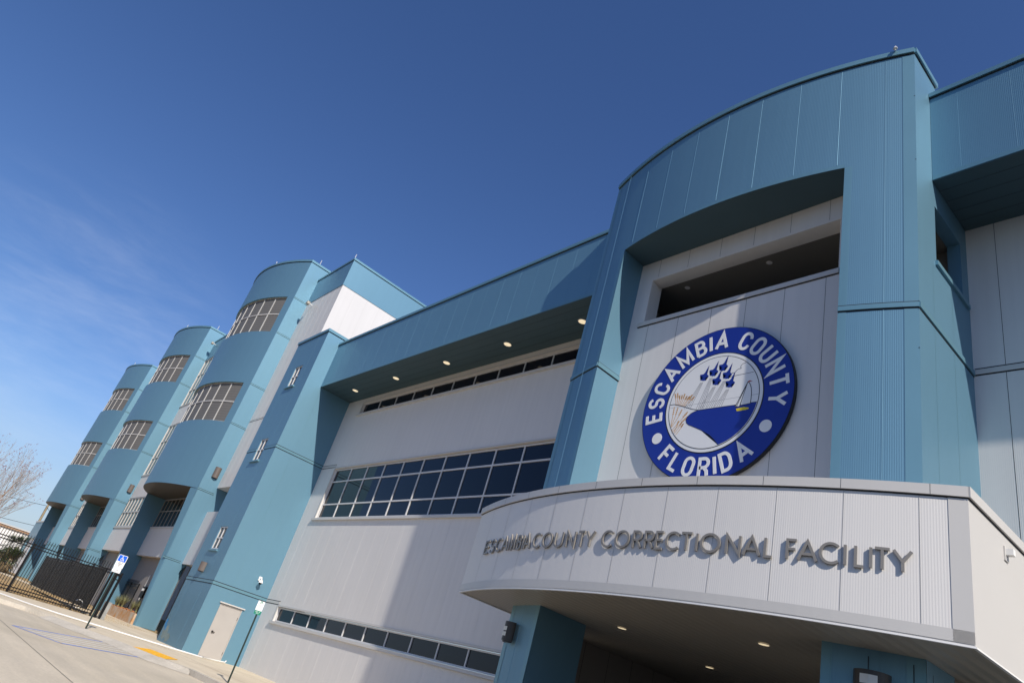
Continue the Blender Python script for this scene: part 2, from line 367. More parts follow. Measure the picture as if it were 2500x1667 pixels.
def arc(xc, yc, r, t0, t1, n):   # arc in plan, angle measured from -y towards +x
    return [(xc + r * math.sin(t0 + (t1 - t0) * i / n), yc - r * math.cos(t0 + (t1 - t0) * i / n)) for i in range(n + 1)]
def arc3(p0, p1, sag, n):
    """arc from p0 to p1 (left to right) bulging to -y by sag at mid chord; returns points, centre, radius"""
    p0 = Vector(p0); p1 = Vector(p1); c = (p0 + p1) / 2; h = (p1 - p0).length / 2
    r = (h * h + sag * sag) / (2 * sag); d = (p1 - p0).normalized(); nn = Vector((-d.y, d.x))   # points to +y
    cc = c + nn * (r - sag)
    a0 = math.atan2(p0.x - cc.x, -(p0.y - cc.y)); a1 = math.atan2(p1.x - cc.x, -(p1.y - cc.y))
    return arc(cc.x, cc.y, r, a0, a1, n), cc, r, a0, a1
def offset(pts, d):   # offset a left-to-right polyline outwards (towards -y) by d
    out = []
    for i, p in enumerate(pts):
        a = Vector(pts[max(i - 1, 0)]); b = Vector(pts[min(i + 1, len(pts) - 1)]); t = (b - a).normalized()
        out.append((p[0] + t.y * d, p[1] - t.x * d))
    return out
def ribbon(mb, pts, z0, z1):
    for a, b in zip(pts, pts[1:]): mb.face([(a[0], a[1], z0), (b[0], b[1], z0), (b[0], b[1], z1), (a[0], a[1], z1)])
def ring(mb, outer, inner, z0, z1):      # solid strip between two polylines (left to right), outer is nearer to -y
    ribbon(mb, outer, z0, z1); ribbon(mb, list(reversed(inner)), z0, z1)
    for i in range(len(outer) - 1):
        a, b, c, d = outer[i], outer[i + 1], inner[i + 1], inner[i]
        mb.face([(*a, z1), (*b, z1), (*c, z1), (*d, z1)]); mb.face([(*d, z0), (*c, z0), (*b, z0), (*a, z0)])
    for a, d in ((inner[0], outer[0]), (outer[-1], inner[-1])): mb.face([(*a, z0), (*d, z0), (*d, z1), (*a, z1)])

# ================================================================== SETTING
MB().box(-2500, 1500, -1500, 2500, -0.6, -0.144).build('bounce_cut_ground', MT['asphalt']); tag(bpy.data.objects['bounce_cut_ground'], 'unseen ground around the building made dark asphalt to cut bounce light', kind='structure')  # out-of-view ground turned to dark asphalt so less light bounces up
MB().box(-90, -10.0, -19.0, 2.0, -0.5, -0.14).build('road', MT['road']); tag(bpy.data.objects['road'], 'worn pale concrete roadway in front of the building', kind='structure')
MB().box(-15.0, 16.0, -5.2, 6.0, -0.1, 0.006).build('bounce_cut_paving', MT['bouncecutpave']); tag(bpy.data.objects['bounce_cut_paving'], 'unseen dark grey paving added under the entrance canopy to cut bounce light', kind='structure')  # never in view; darker paving added to cut bounce onto pillars and soffit
walk = [(20, 3), (-33.5, 3), (-42.0, 3.0), (-42.0, -13.0), (-36.0, -12.2), (-34.3, -10.6), (-33.3, -9.75), (-32.6, -8.75), (-31.3, -8.0), (-28.6, -7.25), (-27.4, -6.65), (-24.2, -6.05), (-22.7, -5.5), (-20.0, -5.35), (20, -5.35)]
MB().prism(walk[::-1] if sum((walk[i][0] * walk[(i + 1) % len(walk)][1] - walk[(i + 1) % len(walk)][0] * walk[i][1]) for i in range(len(walk))) < 0 else walk, -0.14, 0.0).build('pavement', MT['side'])
tag(bpy.data.objects['pavement'], 'pale concrete pavement along the building', kind='structure')
MB().prism([(-56.5, -4.55), (-42.0, -4.55), (-42.0, -0.5), (-56.5, -0.5)], -0.14, 0.0).build('pavement', MT['side']); tag(bpy.data.objects['pavement.001'], 'pale concrete apron in front of the planter', kind='structure')
kl = [(-36.0, -12.2), (-34.3, -10.6), (-33.3, -9.75), (-32.6, -8.75), (-31.3, -8.0)]
kr = [(-24.2, -6.05), (-22.7, -5.5), (-20.0, -5.35), (-8, -5.35), (20, -5.35)]
for kk in (kl, kr):
    mb = MB(); ring(mb, offset(kk, 0.02), offset(kk, -0.16), -0.139, 0.012)
    o = mb.build('kerb', MT['kerb']); tag(o, 'raised concrete kerb edging the pavement', kind='structure')
mb = MB()
mb.face([(-31.3, -8.0, 0.004), (-28.6, -7.25, 0.004), (-28.2, -7.75, -0.135), (-31.0, -8.5, -0.135)])
mb.face([(-28.6, -7.25, 0.004), (-27.4, -6.65, 0.004), (-27.0, -7.1, -0.135), (-28.2, -7.75, -0.135)])
mb.face([(-27.4, -6.65, 0.004), (-24.0, -6.0, 0.014), (-23.7, -6.42, -0.135), (-27.0, -7.1, -0.135)]); mb.face([(-24.0, -6.0, 0.014), (-23.7, -6.42, -0.135), (-22.4, -5.55, -0.135), (-22.6, -5.48, 0.0)])
tag(mb.build('kerb_ramp', MT['kerb']), 'sloping concrete kerb ramp', kind='structure')
MB().box(-2400, -42.05, -9.0, 60, -0.14, -0.02).build('lawn_base', MT['lawn']); tag(bpy.data.objects['lawn_base'], 'dormant tan lawn behind the fence', kind='structure')
MB().box(-2400, -42.05, -300, -9.0, -0.139, -0.02).build('lawn_verge', MT['lawn']); tag(bpy.data.objects['lawn_verge'], 'tan lawn verge', kind='structure')
MB().box(-36.4, -33.6, -11.9, -9.9, 0.0, 0.012).build('dry_grass_verge', MT['lawn']); tag(bpy.data.objects['dry_grass_verge'], 'patch of dry grass by the kerb', kind='structure')
mb = MB(); mb.face([(-200, -4.4, -0.012), (-88, -4.2, -0.012), (-88, -2.4, -0.012), (-200, -1.9, -0.012)]); mb.face([(-88, -4.2, -0.012), (-64, -2.4, -0.012), (-64, -1.4, -0.012), (-88, -2.4, -0.012)])
tag(mb.build('footpath', MT['side']), 'pale concrete footpath crossing the lawn', kind='structure')
# dry grass blades on the verge and the lawn
def blades(n, area, h, mname, name, label, z=0.0):
    mb = MB(); rnd = random.Random(len(name))
    for _ in range(n):
        x = rnd.uniform(area[0], area[1]); y = rnd.uniform(area[2], area[3]); a = rnd.uniform(0, PI); hh = h * rnd.uniform(0.4, 1)
        dx, dy = math.cos(a) * 0.012, math.sin(a) * 0.012; lx, ly = rnd.uniform(-.5, .5) * hh, rnd.uniform(-.5, .5) * hh
        mb.face([(x - dx, y - dy, z), (x + dx, y + dy, z), (x + lx, y + ly, z + hh)])
    o = mb.build(name, MT[mname]); tag(o, label, 'grass', kind='stuff'); return o
blades(9000, (-36.4, -33.5, -11.9, -9.8), 0.07, 'lawn', 'dry_grass', 'short dry grass tufts on the verge beside the kerb', 0.01)
blades(16000, (-62, -42.1, -13, -1.5), 0.07, 'lawn', 'dormant_grass', 'short tan winter grass on the lawn behind the fence', -0.02)

# road and pavement joints, markings
mb = MB()
for p0, p1 in (((-60, -10.9), (10, -9.9)), ((-60, -15.5), (10, -14.2))):
    d = (Vector(p1) - Vector(p0)).normalized(); n_ = Vector((-d.y, d.x)) * 0.012
    mb.face([(p0[0] - n_.x, p0[1] - n_.y, -0.136), (p1[0] - n_.x, p1[1] - n_.y, -0.136), (p1[0] + n_.x, p1[1] + n_.y, -0.136), (p0[0] + n_.x, p0[1] + n_.y, -0.136)])
tag(mb.build('road_joint', mat('joint_dirt', (0.30, 0.26, 0.21), 0.9, noise=0.1)), 'dark expansion joints in the concrete road', kind='structure')
mb = MB()
for p0, p1 in (((-33, -7.6), (-37, 0.0)), ((-30, -7.4), (-31.5, -0.0)), ((-26, -6.0), (-27.5, 0.0)), ((-22, -5.3), (-22.5, 0)), ((-38, -11), (-42, -3)), ((-42, -4.2), (-20, -3.4)), ((-20, -3.4), (5, -3.4))):
    d = (Vector(p1) - Vector(p0)).normalized(); n_ = Vector((-d.y, d.x)) * 0.008
    mb.face([(p0[0] - n_.x, p0[1] - n_.y, 0.003), (p1[0] - n_.x, p1[1] - n_.y, 0.003), (p1[0] + n_.x, p1[1] + n_.y, 0.003), (p0[0] + n_.x, p0[1] + n_.y, 0.003)])
tag(mb.build('pavement_joint', mat('pavement_joint_dirt', (0.25, 0.20, 0.15), 0.9, noise=0.1)), 'thin joints scored in the pavement', kind='structure')
def stripe(mb, p0, p1, wd, z=-0.136):
    d = (Vector(p1) - Vector(p0)).normalized(); n_ = Vector((-d.y, d.x)) * wd / 2
    mb.face([(p0[0] + n_.x, p0[1] + n_.y, z), (p0[0] - n_.x, p0[1] - n_.y, z), (p1[0] - n_.x, p1[1] - n_.y, z), (p1[0] + n_.x, p1[1] + n_.y, z)])
A, B, C, D = (-23.45, -10.15), (-21.75, -9.2), (-25.9, -5.15), (-27.35, -6.1)
mb = MB(); mb.use(MT['paintblue']); stripe(mb, A, B, 0.1); stripe(mb, B, (-24.2, -6.6), 0.1); stripe(mb, A, (-27.1, -6.85), 0.1)
stripe(mb, (-24.2, -6.6), (-24.9, -6.3), 0.1)
mb.use(MT['paintwhite'])
for k in (0.06, 0.3, 0.5, 0.7, 0.9):
    s0 = (B[0] + (A[0] - B[0]) * k, B[1] + (A[1] - B[1]) * k); e0 = (-24.2 + (-27.1 + 24.2) * k, -6.6 + (-6.85 + 6.6) * k)
    stripe(mb, (s0[0] + (e0[0] - s0[0]) * 0.04, s0[1] + (e0[1] - s0[1]) * 0.04), e0, 0.1 if k > 0.1 else 0.08, -0.1355 if k < 0.1 else -0.136)
tag(mb.build('parking_bay_marking', None), 'blue outlined parking aisle with white stripes painted on the road', kind='structure')

mb = MB(); mb.face([(-26.0, -6.35, 0.008), (-24.0, -5.9, 0.008), (-25.55, -4.95, 0.008), (-27.2, -5.45, 0.008)])
mb.face([(-26.0, -6.35, 0.0), (-24.0, -5.9, 0.0), (-24.0, -5.9, 0.008), (-26.0, -6.35, 0.008)])
for i in range(14):
    for j in range(10):
        u, v_ = (i + .5) / 14, (j + .5) / 10
        x = (-26.0 * (1 - u) + -24.0 * u) * (1 - v_) + (-27.2 * (1 - u) + -25.55 * u) * v_
        y = (-6.35 * (1 - u) + -5.9 * u) * (1 - v_) + (-5.45 * (1 - u) + -4.95 * u) * v_
        mb.box(x - .02, x + .02, y - .02, y + .02, 0.0085, 0.014)
tag(mb.build('tactile_mat', MT['tactile']), 'orange yellow tactile warning mat set in the pavement ramp', 'tactile mat')
mb = MB(); mb.tube([(-38.5, -10.2, 0.05), (-36.6, -9.35, 0.05), (-34.5, -8.45, 0.05), (-33.3, -7.5, 0.05), (-32.6, -6.2, 0.05), (-31.9, -4.7, 0.05), (-31.2, -3.4, 0.05), (-30.9, -2.3, 0.05)], 0.026, 8)
mb.tube([(-30.9, -2.3, 0.05), (-31.15, -1.65, 0.06), (-31.4, -1.15, 0.07), (-31.43, -1.1, 0.14)], 0.026, 8)
tag(mb.build('white_pipe', MT['pipe'], smooth=True), 'long white plastic pipe lying along the pavement to the beige door', 'pipe')

# ================================================================== MAIN BUILDING
bld = empty('correctional_building', (-20, 0, 0))
tag(bld, 'large blue and pale grey metal clad jail building with curved entrance and curved cell towers', 'building')
bld.location = (0, 0, 0)
ZS, ZF, ZC = 13.09, 15.57, 15.72     # soffit, fascia top, coping top
XS, XSL, YS, ZST = -32.59, -36.40, -2.65, 15.99
G0, G1, G2, G3 = -12.58, -11.27, -5.25, -3.99
YF = -1.82; YW = -2.26
XW = -30.97; SW = 1.524
ZB2 = 9.41

# --- main wall
low = (XW - 0.08, -13.2, 2.10, 2.72); mid = (XW - 0.08, -12.6, 6.74, 9.24); top = (-30.86, -12.6, 12.17, 12.80)
mb = MB(); mb.use(MT['grey']); wall_y(mb, XS, -12.6, 3.46, ZS, 0.0, [mid, top], 0.16); wall_y(mb, XS, -13.15, 0.0, 3.46, 0.0, [low], 0.16)
wall_y(mb, -4.0, 16.0, 3.47, ZS, 0.0); wall_y(mb, -3.05, 16.0, 0.0, 3.47, 0.0)
for k in range(-12, 30):
    x = -22.97 + 0.97 * k
    if XS < x < -12.6:
        for a, b in ((0.0, 2.0), (2.98, 6.6), (9.5, 12.1), (12.86, ZS)): seam_y(mb, x, 0, a, b)
mb.use(MT['dark'])
for k in range(0, 22):
    x = -3.45 + 0.97 * k
    if x < 16: joint_y(mb, x, 0, 3.5, ZS, 0.009)
band_y(mb, XS, XW - 0.1, 0, ZB2 - 0.02, MT['trim'])
band_y(mb, -3.97, 16.0, 0, ZB2 + 0.03, MT['trim'])
band_y(mb, XS, XW - 0.1, 0, 2.86, MT['trim'])
mb.use(MT['trim'])
for (a, b, c, d) in (low, mid, top):
    mb.box(a - 0.10, b, -0.03, -0.001, d + 0.0, d + 0.07); mb.box(a - 0.10, a, -0.03, -0.0012, c, d)
    mb.box(a - 0.22, b, -0.09, -0.001, c - 0.10, c)
mb.build('wall', None, bld)
window_y(bld, XW - 0.06, -13.25, 2.12, 2.70, 0.07, [XW + SW * k for k in range(1, 12)], [], fw=0.05, border=0.05)
window_y(bld, XW - 0.06, -12.62, 6.77, 9.21, 0.07, [XW + SW * k for k in range(1, 13)], [7.446, 8.577], fw=0.06, border=0.055)
window_y(bld, -30.84, -12.62, 12.19, 12.78, 0.07, [-30.77 + SW * k for k in range(1, 12)], [], fw=0.04, border=0.04)
# --- fascia and soffit, left wing and right wing
for (a, b) in ((XS, -12.6), (-3.985, 16.0)):
    mb = MB(); mb.use(MT['blue']); mb.box(a, b, YF, YF + 0.25, ZS + 0.0, ZF)
    for k in range(-22, 40):
        x = -14.93 + 0.97 * k if b < 0 else -3.45 + 0.97 * k
        if a + .1 < x < b: seam_y(mb, x, YF, ZS + 0.12, ZF - 0.05, 0.016 if b < 0 else 0.008, 0.009 if b < 0 else 0.002)
    mb.use(MT['bluetrim']); mb.box(a, b, YF - 0.006, YF - 0.0006, ZS + 0.004, ZS + 0.11)
    mb.build('fascia', None, bld)
    mb = MB(); mb.use(MT['dark']); mb.box(a + 0.003, b, YF - 0.02, YF + 0.1, ZF + 0.001, ZF + 0.03)
    mb.use(MT['bluetrim']); mb.box(a + 0.002, b, YF - 0.055, YF + 0.3, ZF + 0.03, ZC)
    mb.build('coping', None, bld)
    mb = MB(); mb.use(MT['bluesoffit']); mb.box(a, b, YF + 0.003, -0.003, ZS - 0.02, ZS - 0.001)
    mb.use(MT['dark'])
    for k in range(1, 5): mb.box(a, b, YF + k * 0.36 - .004, YF + k * 0.36 + .004, ZS - 0.022, ZS - 0.019)
    mb.build('soffit', None, bld)
MB().box(XS + .01, 16.0, YF + 0.26, 34.0, 15.3, 15.45).build('roof', MT['roof'], bld)
MB().box(15.9, 16.0, 0.01, 34.0, 0, 15.3).build('wall', MT['grey'], bld)

# --- stair tower
st = MB(); st.use(MT['blue'])
SWN = [(-35.08, -34.14, 13.04, 14.27), (-35.06, -34.10, 8.80, 9.98), (-34.98, -33.96, 4.30, 5.38)]
wall_y(st, XSL, XS, 0.0, ZST, YS, SWN, 0.22)
wall_x(st, YS, 2.0, 0.0, ZST, XS, [(-1.93, -0.88, 0.0, 2.18)], 0.1)
st.box(XSL, XSL + 0.02, YS + 0.001, 2.0, 0, ZST)
for i in (1, 2, 3): seam_y(st, XSL + 0.97 * i - 0.1, YS, 0, ZST, 0.016, 0.008) if i != 2 else None
st.use(MT['bluetrim']); 
for y in (-1.73, -0.88): joint_x(st, y, XS, 2.3, ZST, 0.012)
band_y(st, XSL, XS + 0.01, YS, 2.86, MT['bluetrim'], 0.02); band_x(st, YS - 0.02, 0, XS, 2.86, MT['bluetrim'], 0.02)
band_y(st, XSL, -35.10, YS, ZB2, MT['bluetrim'], 0.02); band_y(st, -34.06, XS + 0.01, YS, ZB2, MT['bluetrim'], 0.02); band_x(st, YS - 0.02, 0, XS, ZB2, MT['bluetrim'], 0.02)
sto = st.build('stair_tower', None, bld)
mb = MB(); mb.use(MT['dark']); mb.box(XSL, XS + 0.015, YS - 0.02, 2.0, ZST, ZST + 0.03)
mb.use(MT['bluetrim']); mb.box(XSL - 0.05, XS + 0.05, YS - 0.055, 2.05, ZST + 0.03, ZST + 0.19); mb.build('coping', None, sto)
for a, b, c, d in SWN:
    window_y(sto, a, b, c, d, YS + 0.03, [(a + b) / 2], [(c + d) / 2], fw=0.05, border=0.055, glass='teal', sill=0)
    MB().box(a - 0.12, b + 0.12, YS - 0.09, YS - 0.001, c - 0.11, c - 0.03).build('window_sill', MT['bluetrim'], sto)
mb = MB(); rnd_ = random.Random(4)
for (cx_, cz_, rx_, rz_, mm_) in ((-35.75, 0.42, 0.42, 0.36, 'patchgrey'), (-35.2, 0.25, 0.35, 0.22, 'patchgrey'), (-36.18, 0.78, 0.14, 0.20, 'patchblue'), (-35.98, 0.60, 0.10, 0.14, 'patchblue')):
    P_ = [(cx_ + rx_ * math.cos(2 * PI * i / 18) * rnd_.uniform(.7, 1.1), max(0.02, cz_ + rz_ * math.sin(2 * PI * i / 18) * rnd_.uniform(.7, 1.1))) for i in range(18)]
    mb.use(MT[mm_]); yy_ = YS - 0.003 - 0.001 * (mm_ == 'patchblue') - 0.0003 * cx_ % 0.0007
    mb.face([(x, yy_, z) for x, z in P_])
mb.build('paint_patch', None, sto)
mb = MB(); mb.use(MT['door']); mb.box(XS - 0.055, XS - 0.012, -1.885, -0.925, 0.02, 2.12)
dr = mb.build('door', None, sto)
MB().box(XS - 0.1, XS + 0.006, -1.928, -1.887, 0, 2.178).box(XS - 0.1, XS + 0.006, -0.923, -0.882, 0, 2.178).box(XS - 0.1, XS + 0.006, -1.887, -0.923, 2.122, 2.178).build('door_frame', MT['door'], sto)
MB().box(XS + 0.002, XS + 0.08, -2.0, -0.80, 2.19, 2.24).build('drip_cap', MT['trim'], sto)
MB().box(XS - 0.012, XS + 0.05, -1.80, -1.74, 0.98, 1.06).box(XS + 0.03, XS + 0.05, -1.80, -1.66, 1.0, 1.03).build('handle', MT['sconcedark'], dr)
for zz_ in (0.25, 1.7): MB().box(XS - 0.0115, XS - 0.002, -0.945, -0.93, zz_, zz_ + 0.12).build('hinge', MT['sconcedark'], dr)

# --- taller cell block behind, with the walls between the towers
XB = -42.0; ZW, ZR = 23.89, 26.03
mb = MB(); mb.use(MT['grey'])
wall_y(mb, -47.87, XB, 9.0, ZW, 0.0)
for k in range(1, 6): seam_y(mb, -47.87 + 0.97 * k, 0, 9.0, ZW, 0.02, 0.01)
mb.use(MT['grey']); wall_y(mb, XB, XSL + 0.05, 9.0, 15.5, 0.0)
mb.face([(-47.87, 0, 9.0), (-47.87, 0.9, 9.0), (XSL, 0.9, 9.0), (XSL, 0, 9.0)])
wall_y(mb, -47.87, XSL, 7.4, 9.0, 0.85); wall_y(mb.use(MT['white']), -47.87, XSL, 4.0, 7.4, 0.12); mb.face([(-47.87, .12, 7.4), (XSL, .12, 7.4), (XSL, .85, 7.4), (-47.87, .85, 7.4)]); mb.use(MT['grey'])
mb.face([(-48.2, .12, 4.0), (-48.2, 0.8, 4.0), (XSL, 0.8, 4.0), (XSL, .12, 4.0)])
mb.use(MT['recessshade']); wall_y(mb, -48.2, XSL, 0.8, 4.0, 0.8); mb.use(MT['mulch']); wall_y(mb, -48.2, XSL, 0.0, 0.8, 1.0); mb.use(MT['grey'])
mb.use(MT['white']); wall_x(mb, 0.0, 30, 15.0, ZW, XB)
for k in range(1, 30): joint_x(mb.use(MT['trim']), 1.05 * k, XB, 15.0, ZW, 0.014)
mb.use(MT['grey']); band_y(mb, -47.85, XSL, 0, 13.9, MT['trim'], 0.012, 0.04)
mb.build('wall', None, bld)
mb = MB(); mb.use(MT['towerblue']); mb.box(-107.25, XB + 0.03, -0.035, 30, ZW, ZR - 0.001)
for k in range(1, 6): seam_y(mb, -47.87 + 0.97 * k, -0.035, ZW, ZR, 0.016, 0.007)
mb.build('parapet', None, bld)
mb = MB(); mb.use(MT['dark']); mb.box(-107.26, XB + 0.045, -0.05, 30.02, ZR, ZR + 0.04); mb.use(MT['bluetrim']); mb.box(-107.3, XB + 0.08, -0.085, 30.05, ZR + 0.04, ZR + 0.2)
mb.build('coping', None, bld)

# --- curved cell towers
def cell_tower(X0, left_end=False):
    """X0: x of the lit right-hand side face; the bay is 12.1 m wide"""
    W = 12.1; YC = -1.13
    pts, cc, r, a0, a1 = arc3((X0 - W, YC), (X0, YC), 1.64, 40)
    zb, zt = 8.55, 27.2
    bands = [(13.31, 16.38), (20.72, 23.87)]      # window bands
    body = MB(); body.use(MT['towerblue'])
    zs = [zb, 13.31, 16.38, 20.72, 23.87, zt]
    ns = 3                                          # segments of solid wall at either end of each window band
    for i in range(5):
        if i in (1, 3):
            ribbon(body, pts[:2], zs[i], zs[i + 1]); ribbon(body, pts[-3:], zs[i], zs[i + 1])
        else: ribbon(body, pts, zs[i], zs[i + 1])
    # shallow seams on the curved wall
    for k in range(2, 40, 3):
        p = pts[k]; q = offset(pts, 0.004)[k]
        for i in (0, 2, 4):
            a = Vector(pts[k]) + (Vector(pts[k - 1]) - Vector(pts[k])) * 0.05; b = Vector(pts[k]) + (Vector(pts[min(k + 1, 40)]) - Vector(pts[k])) * 0.05
            body.face([(a.x, a.y - .001, zs[i] + .1), (q[0], q[1], zs[i] + .1), (q[0], q[1], zs[i + 1] - .1), (a.x, a.y - .001, zs[i + 1] - .1)])
            body.face([(q[0], q[1], zs[i] + .1), (b.x, b.y - .001, zs[i] + .1), (b.x, b.y - .001, zs[i + 1] - .1), (q[0], q[1], zs[i + 1] - .1)])
    # side faces, down to the ground on the right (fin) and on the left
    wall_x(body, YC, 0.0, 9.0, zt, X0)
    YG_ = -0.80; f0 = 0.12; fx = 0.60               # the fins taper towards the ground
    def yf(z): return YG_ + (YC - YG_) * z / zb
    body.face([(X0, YG_, 0), (X0, 0.2, 0), (X0, 0.2, 3.6), (X0, yf(3.6), 3.6)])
    body.face([(X0, yf(3.6), 3.6), (X0, 0.2, 3.6), (X0, 0.48, 4.0), (X0, yf(4.0), 4.0)])
    body.face([(X0, yf(4.0), 4.0), (X0, 0.48, 4.0), (X0, 0.85, 9.0), (X0, YC, 9.0)])
    body.face([(X0 - f0, YG_ - 0.1, 0), (X0, YG_, 0), (X0, YC, zb), (X0 - fx, YC - 0.28, zb)])
    body.face([(X0 - f0, YG_ - 0.1, 0), (X0 - fx, YC - 0.28, zb), (X0 - fx, 0.5, zb), (X0 - f0, 0.5, 0)])
    body.face([(X0 - fx, 0.2, 0), (X0, 0.2, 0), (X0, 0.2, 4), (X0 - fx, 0.2, 4)])
    xl = X0 - W
    body.face([(xl, YG_, 0), (xl + fx, YG_ - 0.1, 0), (xl + fx, YC - 0.28, zb), (xl, YC, zb)])
    body.face([(xl + fx, YG_ - 0.1, 0), (xl + fx, 0.5, 0), (xl + fx, 0.5, zb), (xl + fx, YC - 0.28, zb)])
    body.face([(xl, YG_, 0), (xl, YC, zb), (xl, YC, zt), (xl, 0.0, zt), (xl, 0.0, 0)])
    # top cap
    body.face([(p[0], p[1], zt) for p in pts] + [(X0, 1.5, zt), (xl, 1.5, zt)])
    body.face([(X0, 0, ZR), (X0, 1.5, ZR), (X0, 1.5, zt), (X0, 0, zt)]); body.face([(xl, 1.5, ZR), (X0, 1.5, ZR), (X0, 1.5, zt), (xl, 1.5, zt)])
    for y in (-0.62,): joint_x(body.use(MT['bluetrim']), y, X0, 4.2, zt, 0.014)
    for z in (zb, 13.31, 16.38, 20.72, 23.87, 4.05):
        body.use(MT['dark']); body.box(X0 + 0.0005, X0 + 0.004, YC, 0.0, z - 0.06, z + 0.06)
        body.use(MT['bluetrim']); body.box(X0 + 0.0042, X0 + 0.014, YC - .01, 0.0, z - 0.035, z + 0.035)
    to = body.build('cell_tower', None, bld)
    # soffit of the bay
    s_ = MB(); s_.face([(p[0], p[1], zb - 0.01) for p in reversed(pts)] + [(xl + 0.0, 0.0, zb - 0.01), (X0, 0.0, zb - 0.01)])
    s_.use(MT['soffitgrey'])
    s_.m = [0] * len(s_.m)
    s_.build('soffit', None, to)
    # coping
    c_ = MB(); c_.use(MT['dark']); ring(c_, offset(pts, 0.02), offset(pts, -0.2), zt + 0.001, zt + 0.045)
    c_.use(MT['bluetrim']); ring(c_, offset(pts, 0.06), offset(pts, -0.25), zt + 0.045, zt + 0.22)
    c_.box(X0 - 0.25, X0 + 0.06, YC - 0.03, 1.5, zt + 0.046, zt + 0.219); c_.build('coping', None, to)
    # window bands on the curve
    inn = offset(pts, -0.20)
    for (z0, z1) in bands:
        f = MB(); i0, i1 = 1, 38
        fr = offset(pts, -0.12)
        n_m = 9; cells = [i0 + (i1 - i0) * k / n_m for k in range(n_m + 1)]
        def at(t, line):
            i = int(min(max(math.floor(t), 0), len(line) - 2)); u = t - i; a, b = line[i], line[i + 1]
            return (a[0] + (b[0] - a[0]) * u, a[1] + (b[1] - a[1]) * u)
        for t in cells:
            p = at(t, fr); q = at(t, inn); d = Vector((p[0] - q[0], p[1] - q[1])).normalized(); tt = Vector((-d.y, d.x)) * 0.032
            P = [(p[0] - tt.x, p[1] - tt.y), (q[0] - tt.x, q[1] - tt.y), (q[0] + tt.x, q[1] + tt.y), (p[0] + tt.x, p[1] + tt.y)]
            ar = sum(P[i][0] * P[(i + 1) % 4][1] - P[(i + 1) % 4][0] * P[i][1] for i in range(4))
            f.prism(P if ar > 0 else P[::-1], z0, z1, False)
        zm_ = (z0 + z1) / 2 + 0.05
        for z_, h_ in ((zm_, 0.04), (z0 + 0.03, 0.03), (z1 - 0.03, 0.03)):
            ring(f, [at(i0 + (i1 - i0) * k / 40, offset(pts, -0.125)) for k in range(41)], [at(i0 + (i1 - i0) * k / 40, inn) for k in range(41)], z_ - h_, z_ + h_)
        fo = f.build('window', MT['towerframe'], to)
        g_ = MB(); ribbon(g_, [at(i0 + (i1 - i0) * k / 40, offset(pts, -0.165)) for k in range(41)], z0, z1)
        g_.build('security_screen', MT['screen'], to)
        rv = MB()
        a, b = [at(i0 + (i1 - i0) * k / 40, pts) for k in range(41)], [at(i0 + (i1 - i0) * k / 40, inn) for k in range(41)]
        for k in range(40):
            rv.face([(*b[k], z1), (*b[k + 1], z1), (*a[k + 1], z1), (*a[k], z1)]); rv.face([(*a[k], z0), (*a[k + 1], z0), (*b[k + 1], z0), (*b[k], z0)])
        rv.face([(*a[-1], z0), (*a[-1], z1), (*b[-1], z1), (*b[-1], z0)]); rv.face([(*a[0], z0), (*b[0], z0), (*b[0], z1), (*a[0], z1)])
        rv.build('window_reveal', MT['bluetrim'], to)
    # recess under the bay: window, spandrel, lower wall
    m_ = MB(); m_.use(MT['grey']); wall_y(m_, xl + fx, X0 - fx, 4.2, 6.35, 0.0)
    m_.face([(xl + fx, 0, 4.2), (xl + fx, .45, 4.2), (X0 - .3, .45, 4.2), (X0 - .3, 0, 4.2)])
    m_.use(MT['recessshade']); wall_y(m_, xl, X0, 0.0, 4.2, 0.45); m_.use(MT['trim']); m_.box(xl + fx, X0 - fx, -0.05, -0.001, 6.25, 6.35)
    for k in range(1, 11): seam_y(m_.use(MT['grey']), xl + fx + k, 0, 4.25, 6.2, 0.02, 0.008)
    m_.build('recess_wall', None, to)
    window_y(to, xl + fx, X0 - fx, 6.36, zb - 0.02, 0.05, [xl + fx + (W - 2 * fx) * k / 11 for k in range(1, 11)], [7.6], fw=0.055, border=0.06, frame='shadeframe', glass='teal')
    return to
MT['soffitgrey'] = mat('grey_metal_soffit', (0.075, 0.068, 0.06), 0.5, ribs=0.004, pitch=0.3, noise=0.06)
TX = [-47.87, -71.9, -94.8]
for X0 in TX: cell_tower(X0)
# walls between the towers
for (xa, xb) in ((TX[1], -59.97), (TX[2], TX[1] - 12.1)):
    mb = MB(); mb.use(MT['grey'])
    H = [(xa + 0.0, xa + 4.6, 18.6, 23.8), (xa + 0.0, xa + 4.6, 11.35, 16.45), (xa + 0.0, xb, 6.4, 9.1)]
    wall_y(mb, xa, xb, 4.33, ZW, 0.0, H, 0.15)
    mb.face([(xa, 0, 4.33), (xa, .6, 4.33), (xb, .6, 4.33), (xb, 0, 4.33)]); wall_y(mb.use(MT['recessshade']), xa, xb, 0, 4.33, 0.6)
    mb.use(MT['trim'])
    for h in H: mb.box(h[0], h[1] + .1, -0.06, -0.001, h[2] - 0.12, h[2])
    mb.build('wall', None, bld)
    for h in H[:2]:
        window_y(bld, h[0] + .01, h[1], h[2], h[3], 0.03, [h[0] + 1.15 * k for k in range(1, 4)], [h[2] + (h[3] - h[2]) * k / 3 for k in (1, 2)], fw=0.10, fd=0.10, border=0.10, glass='teal', frame='towerframe')
    h = H[2]; window_y(bld, h[0] + .01, h[1], h[2], h[3], 0.03, [h[0] + 1.15 * k for k in range(1, int((h[1] - h[0]) / 1.15) + 1)], [7.75], fw=0.11, fd=0.12, border=0.11, glass='teal', frame='towerframe')
mb = MB(); mb.use(MT['white']); mb.box(-107.2, TX[2] - 12.0, 0.02, 30, 0, ZW); mb.build('wall', None, bld)

